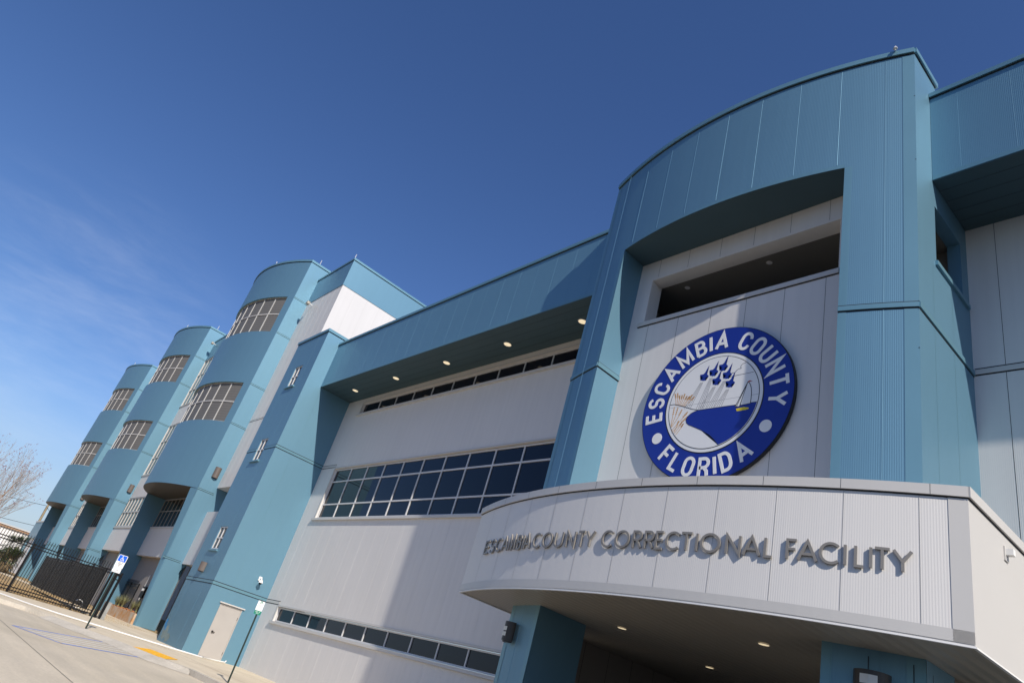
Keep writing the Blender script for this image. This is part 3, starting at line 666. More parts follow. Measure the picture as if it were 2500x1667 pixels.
# --- gatehouse
def gate_arc(n=28):
    pts, cc, r, a0, a1 = arc3((G0, -2.70), (G3, -2.62), 0.76, n); return pts
GP = gate_arc(36)
ZG = 16.30
def sub(pts, xa, xb):      # clip a left-to-right polyline to xa..xb
    out = []
    for a, b in zip(pts, pts[1:]):
        for p in (a, b):
            pass
        for xx in (xa,):
            if a[0] < xx <= b[0]: u = (xx - a[0]) / (b[0] - a[0]); out.append((xx, a[1] + (b[1] - a[1]) * u))
        if xa <= a[0] <= xb and (not out or out[-1] != a): out.append(a)
        if a[0] < xb <= b[0]: u = (xb - a[0]) / (b[0] - a[0]); out.append((xb, a[1] + (b[1] - a[1]) * u))
    return sorted(set(out))
PL, PR, PM = sub(GP, G0, G1), sub(GP, G2, G3), sub(GP, G1, G2)
mb = MB(); mb.use(MT['blue'])
# legs
ribbon(mb, PL, 0, ZS); wall_x(mb, PL[-1][1], YW, 3.46, ZS, G1); mb.face([(G0, 0, 3.46), (G0, PL[0][1], 3.46), (G0, PL[0][1], ZG), (G0, 0, ZG)]); mb.face([(G0, -1.62, 0), (G0, PL[0][1], 0), (G0, PL[0][1], 3.46), (G0, -1.62, 3.46)])
ribbon(mb, PR, 0, ZS); mb.face([(G2, YW, 3.46), (G2, PR[0][1], 3.46), (G2, PR[0][1], ZS), (G2, YW, ZS)])
wall_x(mb, PR[-1][1], 0.0, 3.46, ZS, G3, [(-1.74, -0.37, 10.98, 12.44)], 0.25)
# head
ribbon(mb, GP, ZS, ZG); wall_x(mb, PR[-1][1], -1.47, ZS, ZG, G3)
mb.face([(G3, -1.47, ZS), (G0, -1.47, ZS), (G0, -1.47, ZG), (G3, -1.47, ZG)])
mb.face([(p[0], p[1], ZG) for p in GP] + [(G3, -1.47, ZG), (G0, -1.47, ZG)])
for x in (-11.85, ): 
    y = [p for p in GP if p[0] >= x][0][1]
    seam_y(mb, x, y - 0.003, 0, ZG - .05, 0.016, 0.008)
for x in (-10.99, -10.05, -9.12, -8.18, -7.25, -6.3, -5.4):
    a = [p for p in GP if p[0] <= x][-1]; b = [p for p in GP if p[0] > x][0]; u = (x - a[0]) / (b[0] - a[0]); y = a[1] + (b[1] - a[1]) * u
    seam_y(mb, x, y - 0.001, ZS + 0.12, ZG - 0.04, 0.014, 0.008)
a = [p for p in GP if p[0] <= -4.52][-1]; b = [p for p in GP if p[0] > -4.52][0]; y45 = a[1] + (b[1] - a[1]) * ((-4.52 - a[0]) / (b[0] - a[0]))
seam_y(mb, -4.52, y45 - .001, 0, ZG - 0.04, 0.014, 0.008)
mb.use(MT['bluetrim'])
# edge trims
def edge_strip(mb, pts, xa, xb, z0, z1, d=0.006):
    q = offset(sub(pts, xa, xb), d); ribbon(mb, q, z0, z1)
edge_strip(mb, GP, G3 - 0.22, G3, 0.0, ZG - .02); edge_strip(mb, GP, G2, G2 + 0.14, 0.0, ZS - .0); edge_strip(mb, GP, G0, G0 + 0.18, 0, ZG - .02)
edge_strip(mb, GP, G1 - 0.14, G1, 0, ZS)
edge_strip(mb, GP, G1, G2, ZS + 0.003, ZS + 0.10)
for z in (14.9, 13.0, 8.5): mb.use(MT['dark']).box(G3 - 0.22, G3 + 0.002, PR[-1][1] - 0.015, PR[-1][1], z, z + 0.012)
# rivets on the corner trim
mb.use(MT['steel'])
for k in range(22):
    z = 6.0 + 0.36 * k; mb.box(G3 - 0.205, G3 - 0.185, PR[-1][1] - 0.034, PR[-1][1] - 0.012, z, z + 0.02)
for q in (PL, PR):
    o1, o0 = offset(q, 0.03), offset(q, 0.0)
    mb.use(MT['dark']); ring(mb, offset(q, 0.008), o0, ZB2 - 0.08, ZB2 + 0.08); mb.use(MT['bluetrim']); ring(mb, o1, offset(q, 0.009), ZB2 - 0.05, ZB2 + 0.05)
band_x(mb, PR[-1][1] - 0.02, 0.0, G3, ZB2, MT['bluetrim'], 0.03); band_x(mb, PL[-1][1] - 0.02, YW, G1, ZB2, MT['bluetrim'], 0.03)
for y in (-1.93, -1.0): joint_x(mb.use(MT['bluetrim']), y, G3, 0, 10.8, 0.012)
mb.use(MT['bluetrim']); mb.box(G3 + 0.001, G3 + 0.05, -1.80, -0.1, 10.88, 10.98)
gh = mb.build('gatehouse', None, bld)
mb = MB(); mb.use(MT['dark']); ring(mb, offset(GP, 0.02), offset(GP, -0.2), ZG + 0.001, ZG + 0.03); mb.box(G3 - .1, G3 + 0.02, -2.55, -1.47, ZG + 0.0012, ZG + 0.03)
mb.use(MT['bluetrim']); ring(mb, offset(GP, 0.055), offset(GP, -0.25), ZG + 0.03, ZG + 0.17); mb.box(G3 - 0.25, G3 + 0.055, PR[-1][1] - 0.02, -1.42, ZG + 0.031, ZG + 0.1699)
mb.build('coping', None, gh)
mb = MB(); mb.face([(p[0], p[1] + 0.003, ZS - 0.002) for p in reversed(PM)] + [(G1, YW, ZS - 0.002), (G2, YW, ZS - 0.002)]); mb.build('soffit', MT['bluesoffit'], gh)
# seal wall with the belvedere opening
mb = MB(); mb.use(MT['trimwall'] if 'trimwall' in MT else MT['grey'])
OP = (-10.80, -5.66, 11.05, 12.43)
wall_y(mb, G1, G2, 3.47, ZS, YW, [OP], 0.42)
for x in (-10.62, -9.67, -8.70, -7.77, -6.83, -5.91):
    joint_y(mb.use(MT['dark']), x, YW, 3.5, 10.93, 0.008); joint_y(mb, x, YW, 12.5, ZS, 0.008)
mb.use(MT['trim']); mb.box(OP[0] - 0.18, OP[1] + 0.02, YW - 0.035, YW - 0.001, 10.93, 11.05); mb.use(MT['dark']); mb.box(OP[0] - 0.18, OP[1] + 0.02, YW - 0.02, YW - 0.0012, 10.905, 10.929)
mb.build('seal_wall', None, gh)
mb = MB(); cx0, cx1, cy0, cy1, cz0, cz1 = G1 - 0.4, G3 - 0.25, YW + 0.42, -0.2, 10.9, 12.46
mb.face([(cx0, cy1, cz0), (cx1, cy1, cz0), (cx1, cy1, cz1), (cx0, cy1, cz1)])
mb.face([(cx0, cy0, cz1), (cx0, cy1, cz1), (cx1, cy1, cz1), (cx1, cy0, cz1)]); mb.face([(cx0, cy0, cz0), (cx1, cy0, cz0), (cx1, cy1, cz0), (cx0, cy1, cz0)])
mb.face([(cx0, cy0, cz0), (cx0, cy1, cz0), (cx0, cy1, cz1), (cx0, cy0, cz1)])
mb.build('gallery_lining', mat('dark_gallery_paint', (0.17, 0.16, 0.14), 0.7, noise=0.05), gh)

# --- entrance canopy
CP, CC, CR, CA0, CA1 = arc3((-13.64, -3.50), (-3.05, -3.70), 1.02, 48)
ZK0, ZK1 = 3.46, 5.31
can = MB(); can.use(MT['canopy']); ribbon(can, CP, ZK0 + 0.16, ZK1)
can.use(MT['trim']); ribbon(can, CP, ZK0 + 0.0, ZK0 + 0.16) ; ribbon(can, offset(CP, 0.008), ZK0 + 0.02, ZK0 + 0.165)
for i, (x, y) in enumerate(CP): pass
aL = CP[0]; aR = CP[-1]
can.use(MT['trim']); wall_x(can, aR[1], -0.0, ZK0, ZK1, aR[0])
can.face([(aL[0], 0, ZK0), (aL[0], aL[1], ZK0), (aL[0], aL[1], ZK1), (aL[0], 0, ZK1)])
ribbon(can, offset(CP, 0.008)[-2:], ZK0 + 0.02, ZK1)
can.face([(p[0], p[1], ZK1) for p in CP] + [(aR[0], 0, ZK1), (aL[0], 0, ZK1)])
def arcpt(s, d=0.0):       # point at arc length s from the arc's middle, d outside the face
    th = s / (CR) + (CA0 + CA1) / 2
    return (CC.x + (CR + d) * math.sin(th), CC.y - (CR + d) * math.cos(th)), th
for s in [-4.4 + 0.93 * k - 0.03 for k in range(0, 11)]:
    (p, th) = arcpt(s); t = Vector((math.cos(th), math.sin(th))) * 0.0035; o_ = Vector((math.sin(th), -math.cos(th)))
    a = Vector(p) + o_ * 0.004
    can.use(MT['joint']); can.face([(a.x - t.x, a.y - t.y, ZK0 + 0.17), (a.x + t.x, a.y + t.y, ZK0 + 0.17), (a.x + t.x, a.y + t.y, ZK1), (a.x - t.x, a.y - t.y, ZK1)])
    b = a + t * 2.0
    can.use(MT['swhite']); can.face([(b.x - t.x * .6, b.y - t.y * .6, ZK0 + 0.17), (b.x + t.x * .6, b.y + t.y * .6, ZK0 + 0.17), (b.x + t.x * .6, b.y + t.y * .6, ZK1), (b.x - t.x * .6, b.y - t.y * .6, ZK1)])  # white line paints the bright edge highlight beside each panel joint
cano = can.build('entrance_canopy', None, bld)
mb = MB(); mb.use(MT['dark']); ring(mb, offset(CP, 0.012), offset(CP, -0.1), ZK1 + 0.001, ZK1 + 0.018); mb.box(aR[0] - .1, aR[0] + 0.012, aR[1], 0, ZK1 + 0.0011, ZK1 + 0.018)
mb.use(MT['trim']); ring(mb, offset(CP, 0.04), offset(CP, -0.25), ZK1 + 0.018, ZK1 + 0.165); mb.box(aR[0] - 0.25, aR[0] + 0.04, aR[1] - 0.03, 0, ZK1 + 0.0185, ZK1 + 0.1645)
mb.use(MT['dark'])
for s in [-4.9 + 1.1 * k for k in range(0, 10)]:
    (p, th) = arcpt(s, 0.0415); t = Vector((math.cos(th), math.sin(th))) * 0.003
    mb.face([(p[0] - t.x, p[1] - t.y, ZK1 + 0.02), (p[0] + t.x, p[1] + t.y, ZK1 + 0.02), (p[0] + t.x, p[1] + t.y, ZK1 + 0.165), (p[0] - t.x, p[1] - t.y, ZK1 + 0.165)])
mb.build('coping', None, cano)
# soffit boards of the canopy, laid front to back
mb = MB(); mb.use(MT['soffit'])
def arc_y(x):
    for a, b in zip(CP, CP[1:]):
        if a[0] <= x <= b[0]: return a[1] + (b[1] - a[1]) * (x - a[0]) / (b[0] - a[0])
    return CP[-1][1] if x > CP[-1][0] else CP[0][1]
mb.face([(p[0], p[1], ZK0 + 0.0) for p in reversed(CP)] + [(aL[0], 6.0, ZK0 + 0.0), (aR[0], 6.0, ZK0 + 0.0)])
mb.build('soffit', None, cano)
mb = MB(); ring(mb, offset(CP, 0.016), offset(CP, -0.03), ZK0 - 0.022, ZK0 - 0.002); mb.box(aR[0] - 0.03, aR[0] + 0.014, aR[1], 0, ZK0 - 0.022, ZK0 - 0.002); mb.box(aL[0] - 0.02, aL[0] + 0.03, aL[1], 0, ZK0 - 0.022, ZK0 - 0.002)
mb.build('drip_edge', MT['swhite'], cano)
# entrance recess: side wall, back wall with dark glazed doors
mb = MB(); mb.use(MT['recessshade']); wall_x(mb, 0.0, 6.0, 0, ZK0, -13.25); wall_y(mb, -13.25, aR[0], 0, ZK0, 6.0, [(-9.5, -6.2, 0, 2.6)], 0.2)
mb.face([(aR[0], 0, 0), (aR[0], 6, 0), (aR[0], 6, ZK0), (aR[0], 0, ZK0)])
for k in range(6): joint_x(mb.use(MT['dark']), 0.6 + 0.97 * k, -13.25, 0, ZK0, 0.012)
mb.build('entrance_wall', None, cano)
window_y(cano, -9.48, -6.22, 0.02, 2.58, 6.1, [-8.65, -7.85, -7.05], [2.15], fw=0.06, name='entrance_door')
# pillars under the canopy
pil = MB(); pil.use(MT['blue'])
mbp = pil
wall_x(mbp, PL[-1][1], -1.62, 0, ZK0, G1 + 0.004); 
mbp.face([(G1 + .004, -1.62, 0), (G0, -1.62, 0), (G0, -1.62, ZK0), (G1 + .004, -1.62, ZK0)])
pil_obj = mbp.build('pillar', None, cano); mbp = MB(); mbp.use(MT['blue'])
wall_x(mbp, PR[-1][1], -1.62, 0, ZK0, G3 + 0.004); mbp.face([(G3 + .004, -1.62, 0), (G2, -1.62, 0), (G2, -1.62, ZK0), (G3 + .004, -1.62, ZK0)])
mbp.face([(G2, -1.62, 0), (G2, PR[0][1], 0), (G2, PR[0][1], ZK0), (G2, -1.62, ZK0)])
mbp.use(MT['dark'])
for x in (-5.13, -4.65, -4.12): joint_y(mbp, x, -2.99 if x < -4.8 else (-2.86 if x < -4.4 else -2.69), 0, ZK0 - 0.1, 0.012)
for y in (-2.4, -2.0): joint_x(mbp, y, G3 + .004, 0, ZK0 - 0.15, 0.012)
mbp.build('pillar', None, cano)

# ================================================================== LETTERS ON THE CANOPY
def arcpts(cx, cy, rx, ry, a0, a1, n):
    return [(cx + rx * math.cos(math.radians(a0 + (a1 - a0) * i / n)), cy + ry * math.sin(math.radians(a0 + (a1 - a0) * i / n))) for i in range(n + 1)]
def glyph(ch, W, H=1.0, bold=False):
    """stroke skeletons; W glyph width, H height, as (polyline, closed)"""
    w_, h_ = W, H
    if ch == 'E': return [([(w_, h_), (0, h_), (0, 0), (w_, 0)], 0), ([(0, h_ * .52), (w_ * .88, h_ * .52)], 0)]
    if ch == 'F': return [([(w_, h_), (0, h_), (0, 0)], 0), ([(0, h_ * .52), (w_ * .88, h_ * .52)], 0)]
    if ch == 'L': return [([(0, h_), (0, 0), (w_, 0)], 0)]
    if ch == 'I': return [([(0, 0), (0, h_)], 0)]
    if ch == 'T': return [([(0, h_), (w_, h_)], 0), ([(w_ / 2, h_), (w_ / 2, 0)], 0)]
    if ch == 'A': return [([(0, 0), (w_ / 2, h_), (w_, 0)], 0), ([(w_ * .17, h_ * .32), (w_ * .83, h_ * .32)], 0)]
    if ch == 'M': return [([(0, 0), (w_ * .14, h_), (w_ / 2, h_ * .12), (w_ * .86, h_), (w_, 0)], 0)] if not bold else [([(0, 0), (0, h_), (w_ / 2, h_ * .15), (w_, h_), (w_, 0)], 0)]
    if ch == 'N': return [([(0, 0), (0, h_), (w_, 0), (w_, h_)], 0)]
    if ch == 'Y': return [([(0, h_), (w_ / 2, h_ * .46), (w_, h_)], 0), ([(w_ / 2, h_ * .46), (w_ / 2, 0)], 0)]
    if ch == 'U': return [([(0, h_)] + arcpts(w_ / 2, h_ * .33, w_ / 2, h_ * .33, 180, 360, 14) + [(w_, h_)], 0)]
    if ch == 'O':
        if bold: return [(arcpts(w_ / 2, h_ * .68, w_ / 2, h_ * .32, 0, 180, 12) + arcpts(w_ / 2, h_ * .32, w_ / 2, h_ * .32, 180, 360, 12), 1)]
        return [(arcpts(w_ / 2, h_ / 2, w_ / 2, h_ / 2, 0, 360, 36)[:-1], 1)]
    if ch == 'C':
        if bold: return [(arcpts(w_ / 2, h_ * .68, w_ / 2, h_ * .32, 5, 180, 12) + arcpts(w_ / 2, h_ * .32, w_ / 2, h_ * .32, 180, 355, 12), 0)]
        return [(arcpts(h_ / 2, h_ / 2, h_ / 2, h_ / 2, 48, 312, 28), 0)]
    if ch == 'D': return [([(0, 0), (0, h_)] + [(w_ * .4, h_)] + arcpts(w_ * .45, h_ * .62, w_ * .55, h_ * .38, 90, 0, 8) + arcpts(w_ * .45, h_ * .38, w_ * .55, h_ * .38, 0, -90, 8) + [(w_ * .4, 0)], 1)]
    if ch == 'B': return [([(0, 0), (0, h_), (w_ * .45, h_)] + arcpts(w_ * .5, h_ * .765, w_ * .4, h_ * .235, 90, -90, 10) + [(0.0, h_ * .53)], 0),
                          ([(0, h_ * .53), (w_ * .5, h_ * .53)] + arcpts(w_ * .55, h_ * .265, w_ * .45, h_ * .265, 90, -90, 10) + [(0, 0)], 0)]
    if ch == 'R': return [([(0, 0), (0, h_), (w_ * .5, h_)] + arcpts(w_ * .52, h_ * .74, w_ * .44, h_ * .26, 90, -90, 10) + [(0, h_ * .48)], 0), ([(w_ * .42, h_ * .48), (w_ * (1.0), 0)], 0)] if not bold else \
                         [([(0, 0), (0, h_), (w_ * .5, h_)] + arcpts(w_ * .52, h_ * .74, w_ * .48, h_ * .26, 90, -90, 10) + [(0, h_ * .48)], 0), ([(w_ * .55, h_ * .48), (w_ * .86, h_ * .28), (w_ * .95, 0)], 0)]
    if ch == 'S':
        return [(arcpts(w_ / 2, h_ * .74, w_ * .46, h_ * .26, 20, 250, 14) + arcpts(w_ / 2, h_ * .26, w_ * .5, h_ * .26, 65, -160, 14), 0)]
    if ch == 'X': return [([(0, 0), (w_, h_)], 0), ([(0, h_), (w_, 0)], 0)]
    return []
def thick(pts, closed, hw, ext=0.0):
    """offset both sides with mitred corners -> left line, right line"""
    P = [Vector(p) for p in pts]; n = len(P); Lp, Rp = [], []
    for i in range(n):
        if closed or 0 < i < n - 1:
            a = P[i - 1] if (i > 0 or closed) else P[i]; b = P[(i + 1) % n]
            d0 = (P[i] - a).normalized(); d1 = (b - P[i]).normalized()
            n0 = Vector((-d0.y, d0.x)); n1_ = Vector((-d1.y, d1.x)); m_ = (n0 + n1_)
            if m_.length < 1e-4: m_ = n0
            m_.normalize(); k = hw / max(m_.dot(n0), 0.30); off = m_ * k
        else:
            d = (P[1] - P[0]).normalized() if i == 0 else (P[-1] - P[-2]).normalized(); off = Vector((-d.y, d.x)) * hw
        Lp.append(P[i] + off); Rp.append(P[i] - off)
    return Lp, Rp
def stroke_solid(mb, pts, closed, hw, fn, d0, d1):
    """extrude a thick stroke: fn(x, y, depth) -> world point; d0 back, d1 front"""
    Lp, Rp = thick(pts, closed, hw); n = len(Lp); rng = range(n if closed else n - 1)
    for i in rng:
        j = (i + 1) % n
        a, b, c, d = Lp[i], Rp[i], Rp[j], Lp[j]
        F = [fn(q.x, q.y, d1) for q in (a, b, c, d)]; Bk = [fn(q.x, q.y, d0) for q in (a, b, c, d)]
        mb.face(F); mb.face([Bk[1], Bk[2], F[2], F[1]]); mb.face([Bk[3], Bk[0], F[0], F[3]])
    if not closed:
        for i in (0, n - 1):
            mb.face([fn(Lp[i].x, Lp[i].y, d0), fn(Rp[i].x, Rp[i].y, d0), fn(Rp[i].x, Rp[i].y, d1), fn(Lp[i].x, Lp[i].y, d1)])

# arc positions (metres along the curved face) of each letter's left and right edge
LET = [('E', -4.04, -3.86), ('S', -3.80, -3.58), ('C', -3.54, -3.28), ('A', -3.26, -2.92), ('M', -2.90, -2.56), ('B', -2.50, -2.30), ('I', -2.25, -2.25), ('A', -2.40, -2.06),
       ('C', -1.98, -1.66), ('O', -1.65, -1.32), ('U', -1.28, -1.03), ('N', -0.95, -0.68), ('T', -0.64, -0.43), ('Y', -0.43, -0.17),
       ('C', -0.03, 0.27), ('O', 0.28, 0.60), ('R', 0.66, 0.86), ('R', 0.90, 1.10), ('E', 1.12, 1.28), ('C', 1.31, 1.57), ('T', 1.58, 1.80), ('I', 1.87, 1.87), ('O', 1.93, 2.26), ('N', 2.34, 2.58), ('A', 2.60, 2.88), ('L', 2.92, 3.06),
       ('F', 3.23, 3.39), ('A', 3.38, 3.66), ('C', 3.67, 3.93), ('I', 4.00, 4.00), ('L', 4.11, 4.24), ('I', 4.31, 4.31), ('T', 4.34, 4.55), ('Y', 4.56, 4.80)]
LET[0:14] = [('E', -4.28, -4.03), ('S', -3.95, -3.71), ('C', -3.65, -3.37), ('A', -3.35, -3.06), ('M', -3.03, -2.74), ('B', -2.67, -2.50), ('I', -2.43, -2.43), ('A', -2.40, -2.15),
             ('C', -2.07, -1.78), ('O', -1.75, -1.42), ('U', -1.36, -1.10), ('N', -1.01, -0.75), ('T', -0.70, -0.50), ('Y', -0.49, -0.25)]
LET[14:] = [(c_, a_ - 0.05 + 0.0095 * a_, b_ - 0.05 + 0.0095 * b_) for c_, a_, b_ in LET[14:]]
letters = empty('facility_lettering', (0, 0, 0)); tag(letters, 'bronze grey metal letters reading ESCAMBIA COUNTY CORRECTIONAL FACILITY across the curved canopy', 'lettering')
ZL0, HL, HW = 4.215, 0.31, 0.0185
for ch, s0, s1 in LET:
    sm = (s0 + s1) / 2; (p, th) = arcpt(sm + 0.0, 0.0)
    tx = Vector((math.cos(th), math.sin(th), 0)); ox = Vector((math.sin(th), -math.cos(th), 0)); o0 = Vector((p[0], p[1], 0))
    Wd = max(s1 - s0 - 2 * HW, 0.0)
    def fn(x, y, d, o0=o0, tx=tx, ox=ox, Wd=Wd): return tuple(o0 + tx * (x - Wd / 2) + ox * d + Vector((0, 0, ZL0 + HW + y)))
    mb = MB()
    for k, (pl, cl) in enumerate(glyph(ch, Wd, HL - 2 * HW)):
        e = [Vector(q) for q in pl]
        stroke_solid(mb, pl, cl, HW, fn, 0.014, 0.046 - 0.0012 * k)
    # stand-off studs
    ob = mb.build('letter', MT['letter'], letters)

# ================================================================== COUNTY SEAL
CX, CZ = -8.235, 8.24
seal = empty('county_seal', (CX, YW, CZ)); tag(seal, 'round blue and white county seal sign on the grey wall above the canopy', 'seal sign')
def S(x, z, d): return (x, -d, z)      # local to the seal; d metres in front of the wall
def disc(mb, r, d0, d1, n=96, cx=0, cz=0):
    P = [(cx + r * math.cos(2 * PI * i / n), cz + r * math.sin(2 * PI * i / n)) for i in range(n)]
    mb.face([S(x, z, d1) for x, z in P])
    for i in range(n):
        a, b = P[i], P[(i + 1) % n]; mb.face([S(*a, d0), S(*b, d0), S(*b, d1), S(*a, d1)])
    return mb
def flat(mb, P, d):
    mb.face([S(x, z, d) for x, z in P])
ob = disc(MB(), 1.882, 0.02, 0.108).build('backing', MT['sblack'], seal)
disc(MB(), 1.865, 0.10, 0.116).build('blue_disc', MT['sblue'], seal)
mb = MB(); mb.use(MT['sblack']); disc(mb, 1.225, 0.112, 0.119); mb.build('ring_outline', None, seal)
disc(MB(), 1.200, 0.114, 0.122).build('white_ring', MT['swhite'], seal)
mb = MB(); disc(mb, 1.128, 0.118, 0.125); mb.build('ring_outline', MT['sblack'], seal)
disc(MB(), 1.113, 0.120, 0.128).build('picture_field', MT['swhite'], seal)
for sx in (-1, 1): disc(MB(), 0.135, 0.112, 0.122, 36, sx * 1.33, -0.75).build('dot', MT['swhite'], seal)
def seal_text(txt, a0, a1, r0, r1, top=True, hw=0.037, widths=None):
    """letters set round the ring; angles in degrees clockwise from the top"""
    Wt = dict(I=0.0, E=.19, F=.18, L=.18, S=.21, C=.22, A=.27, M=.30, B=.21, O=.22, U=.21, N=.23, T=.23, Y=.26, R=.21, D=.21)
    rm = (r0 + r1) / 2; tot = sum(Wt[c] + 2 * hw for c in txt); span = math.radians(a1 - a0) * (r0 if top else r0) ; 
    gap = (span - tot) / max(len(txt) - 1, 1); s = 0
    for c in txt:
        wd = Wt[c]; mid_ = s + (wd + 2 * hw) / 2; a = math.radians(a0) + mid_ / r0; s += wd + 2 * hw + gap
        ax = Vector((math.sin(a), math.cos(a)))
        if top: up = ax; rt = Vector((up.y, -up.x)); base = up * (r0 + hw)
        else:
            up = -ax; rt = Vector((up.y, -up.x)); base = ax * (r1 - hw)
        H = (r1 - r0) - 2 * hw
        def fn(x, y, d): q = base + rt * (x - wd / 2) + up * y; return S(q.x, q.y, d)
        mb = MB()
        for k, (pl, cl) in enumerate(glyph(c, wd, H, True)): stroke_solid(mb, pl, cl, hw, fn, 0.114, 0.123 + 0.0012 * k)
        mb.build('letter', MT['swhite'], seal)
seal_text('ESCAMBIA', -103.5, 9.5, 1.31, 1.77)
seal_text('COUNTY', 19.0, 103.5, 1.31, 1.77)
seal_text('ADIROLF', 137.0, 226.0, 1.31, 1.77, top=False)
# picture: water, shore, sails, jets, grasses
def clipc(P, r=1.11):
    out = []
    for x, z in P:
        q = math.hypot(x, z)
        out.append((x * r / q, z * r / q) if q > r else (x, z))
    return out
wa = [(-0.312, -0.176), (-0.42, -0.20), (-0.50, -0.235), (-0.575, -0.30), (-0.605, -0.381), (-0.575, -0.46), (-0.50, -0.52), (-0.427, -0.551), (-0.184, -0.669), (0.057, -0.816), (0.19, -0.94), (0.296, -1.062)]
rim = [(1.105 * math.cos(math.radians(t)), 1.105 * math.sin(math.radians(t))) for t in range(-73, -8, 4)]
mb = MB(); flat(mb, wa + rim + [(1.09, -0.182), (0.6, -0.18)], 0.1295)
# triangulate this non convex outline safely
bm = bmesh.new(); vs = [bm.verts.new(S(x, z, 0.1295)) for x, z in wa + rim + [(1.09, -0.182), (0.6, -0.18)]]; fc = bm.faces.new(vs); bmesh.ops.triangulate(bm, faces=[fc])
me = bpy.data.meshes.new('water_shape'); bm.to_mesh(me); bm.free(); me.materials.append(MT['sblue2'] if 'sblue2' in MT else MT['sblue'])
ob = bpy.data.objects.new('water_shape', me); col.objects.link(ob); ob.parent = seal
def line(pts, hw, m, name, d=0.1305, closed=0):
    mb = MB(); stroke_solid(mb, pts, closed, hw, S, d - 0.001, d); return mb.build(name, MT[m], seal)
mb = MB()
for pts, hw in (([(-1.118, 0.064), (-1.0, 0.066), (-0.888, 0.034), (-0.69, -0.043), (-0.497, -0.125), (-0.312, -0.176), (0.031, -0.177), (0.591, -0.183), (1.09, -0.182)], 0.007), (wa, 0.006)):
    stroke_solid(mb, pts, 0, hw, S, 0.129, 0.1305)
mb.build('shore_outline', MT['sblack'], seal)
mb = MB(); stroke_solid(mb, [(-1.12, -0.02), (1.12, 0.0)], 0, 0.003, S, 0.1281, 0.1285); mb.build('horizon_line', MT['sgrey'], seal)
mb = MB()
stroke_solid(mb, [(0.331, 0.521), (0.45, 0.54), (0.601, 0.545), (0.943, 0.552)], 0, 0.005, S, 0.1281, 0.1295)
stroke_solid(mb, [(0.405, 0.592), (0.43, 0.63), (0.48, 0.615), (0.52, 0.66), (0.57, 0.70), (0.63, 0.702), (0.615, 0.74), (0.622, 0.775), (0.66, 0.81), (0.73, 0.823)], 0, 0.005, S, 0.1281, 0.1295)
mb.build('cloud_outline', MT['sblack'], seal)
# jets: delta-winged aircraft flying up to the right, seen from above
jet = [(.078, .20), (.056, .10), (.046, .04), (.054, .0), (.094, -.036), (.092, -.058), (.034, -.062), (.018, -.092), (.044, -.112), (.040, -.134), (.0, -.120),
       (-.018, -.132), (-.03, -.116), (-.078, -.104), (-.08, -.080), (-.034, -.066), (-.036, -.046), (-.100, -.004), (-.098, .020), (-.032, .018), (.004, .05), (.03, .11)]
jp = [(0.185, 0.875), (-0.05, 0.785), (-0.285, 0.71), (0.31, 0.65), (0.06, 0.54), (0.41, 0.42)]
trails = []
for jx, jz in jp:
    ca, sa = 1.18, 0.0
    P = [(jx + (x * ca - z * sa), jz + (x * sa + z * ca)) for x, z in jet]
    bm = bmesh.new(); vs = [bm.verts.new(S(x, z, 0.131)) for x, z in P]; fc = bm.faces.new(vs); bmesh.ops.triangulate(bm, faces=[fc])
    me = bpy.data.meshes.new('jet'); bm.to_mesh(me); bm.free(); me.materials.append(MT['sblue']); ob = bpy.data.objects.new('jet', me); col.objects.link(ob); ob.parent = seal
mb = MB()
for (jx, jz), xe in zip(jp, (None, -0.30, -0.62, -0.02, -0.22, 0.17)):
    if xe is None: continue
    for dx in (-0.05, -0.015, 0.02, 0.055):
        stroke_solid(mb, [(jx - 0.05 + dx * .6, jz - 0.19), (xe + dx * 1.6, -0.155 if xe > -.5 else -0.09)], 0, 0.0042, S, 0.1284, 0.1300)
mb.build('smoke_trail', MT['sgrey'], seal)
mb = MB()
for pts in ([(0.835, 0.338), (0.70, -0.235)], [(0.70, -0.235), (0.60, -0.226)], [(0.60, -0.226), (0.835, 0.338)], [(0.625, -0.24), (0.822, 0.30)], [(0.835, 0.338), (0.89, 0.27), (0.925, 0.18), (0.944, 0.06), (0.95, -0.08), (0.945, -0.196)], [(0.945, -0.196), (0.721, -0.21)]):
    stroke_solid(mb, pts, 0, 0.007, S, 0.1306, 0.132)
mb.build('sail_outline', MT['sblack'], seal)
mb = MB(); flat(mb, [(0.60, -0.226), (0.70, -0.235), (0.835, 0.338)], 0.1312); flat(mb, [(0.721, -0.21), (0.945, -0.196), (0.95, -0.08), (0.944, 0.06), (0.925, 0.18), (0.89, 0.27), (0.835, 0.338)], 0.1313); mb.build('sail', MT['swhite'], seal)
mb = MB(); flat(mb, [(0.625, -0.275), (0.80, -0.26), (0.92, -0.29), (0.925, -0.318), (0.85, -0.335), (0.65, -0.338)], 0.132); mb.build('boat_hull', MT['syellow'], seal)
mb = MB(); flat(mb, [(0.835, 0.345), (0.835, 0.315), (0.90, 0.33), (0.95, 0.32), (0.88, 0.36)], 0.1325); mb.build('pennant', MT['sred'], seal)
mb = MB(); rnd = random.Random(3)
def oat(x0, z0, x1, z1, bend):
    P = []
    for i in range(9):
        t = i / 8; P.append((x0 + (x1 - x0) * t + bend * math.sin(PI * t) * 0.5, z0 + (z1 - z0) * t + abs(bend) * math.sin(PI * t) * 0.6))
    stroke_solid(mb, P, 0, 0.006, S, 0.1283, 0.1292)
    for i in range(5, 9):
        x, z = P[i]
        for sx in (-1, 1): flat(mb, [(x, z), (x + sx * 0.022, z + 0.035), (x + sx * 0.004, z + 0.05)], 0.1294)
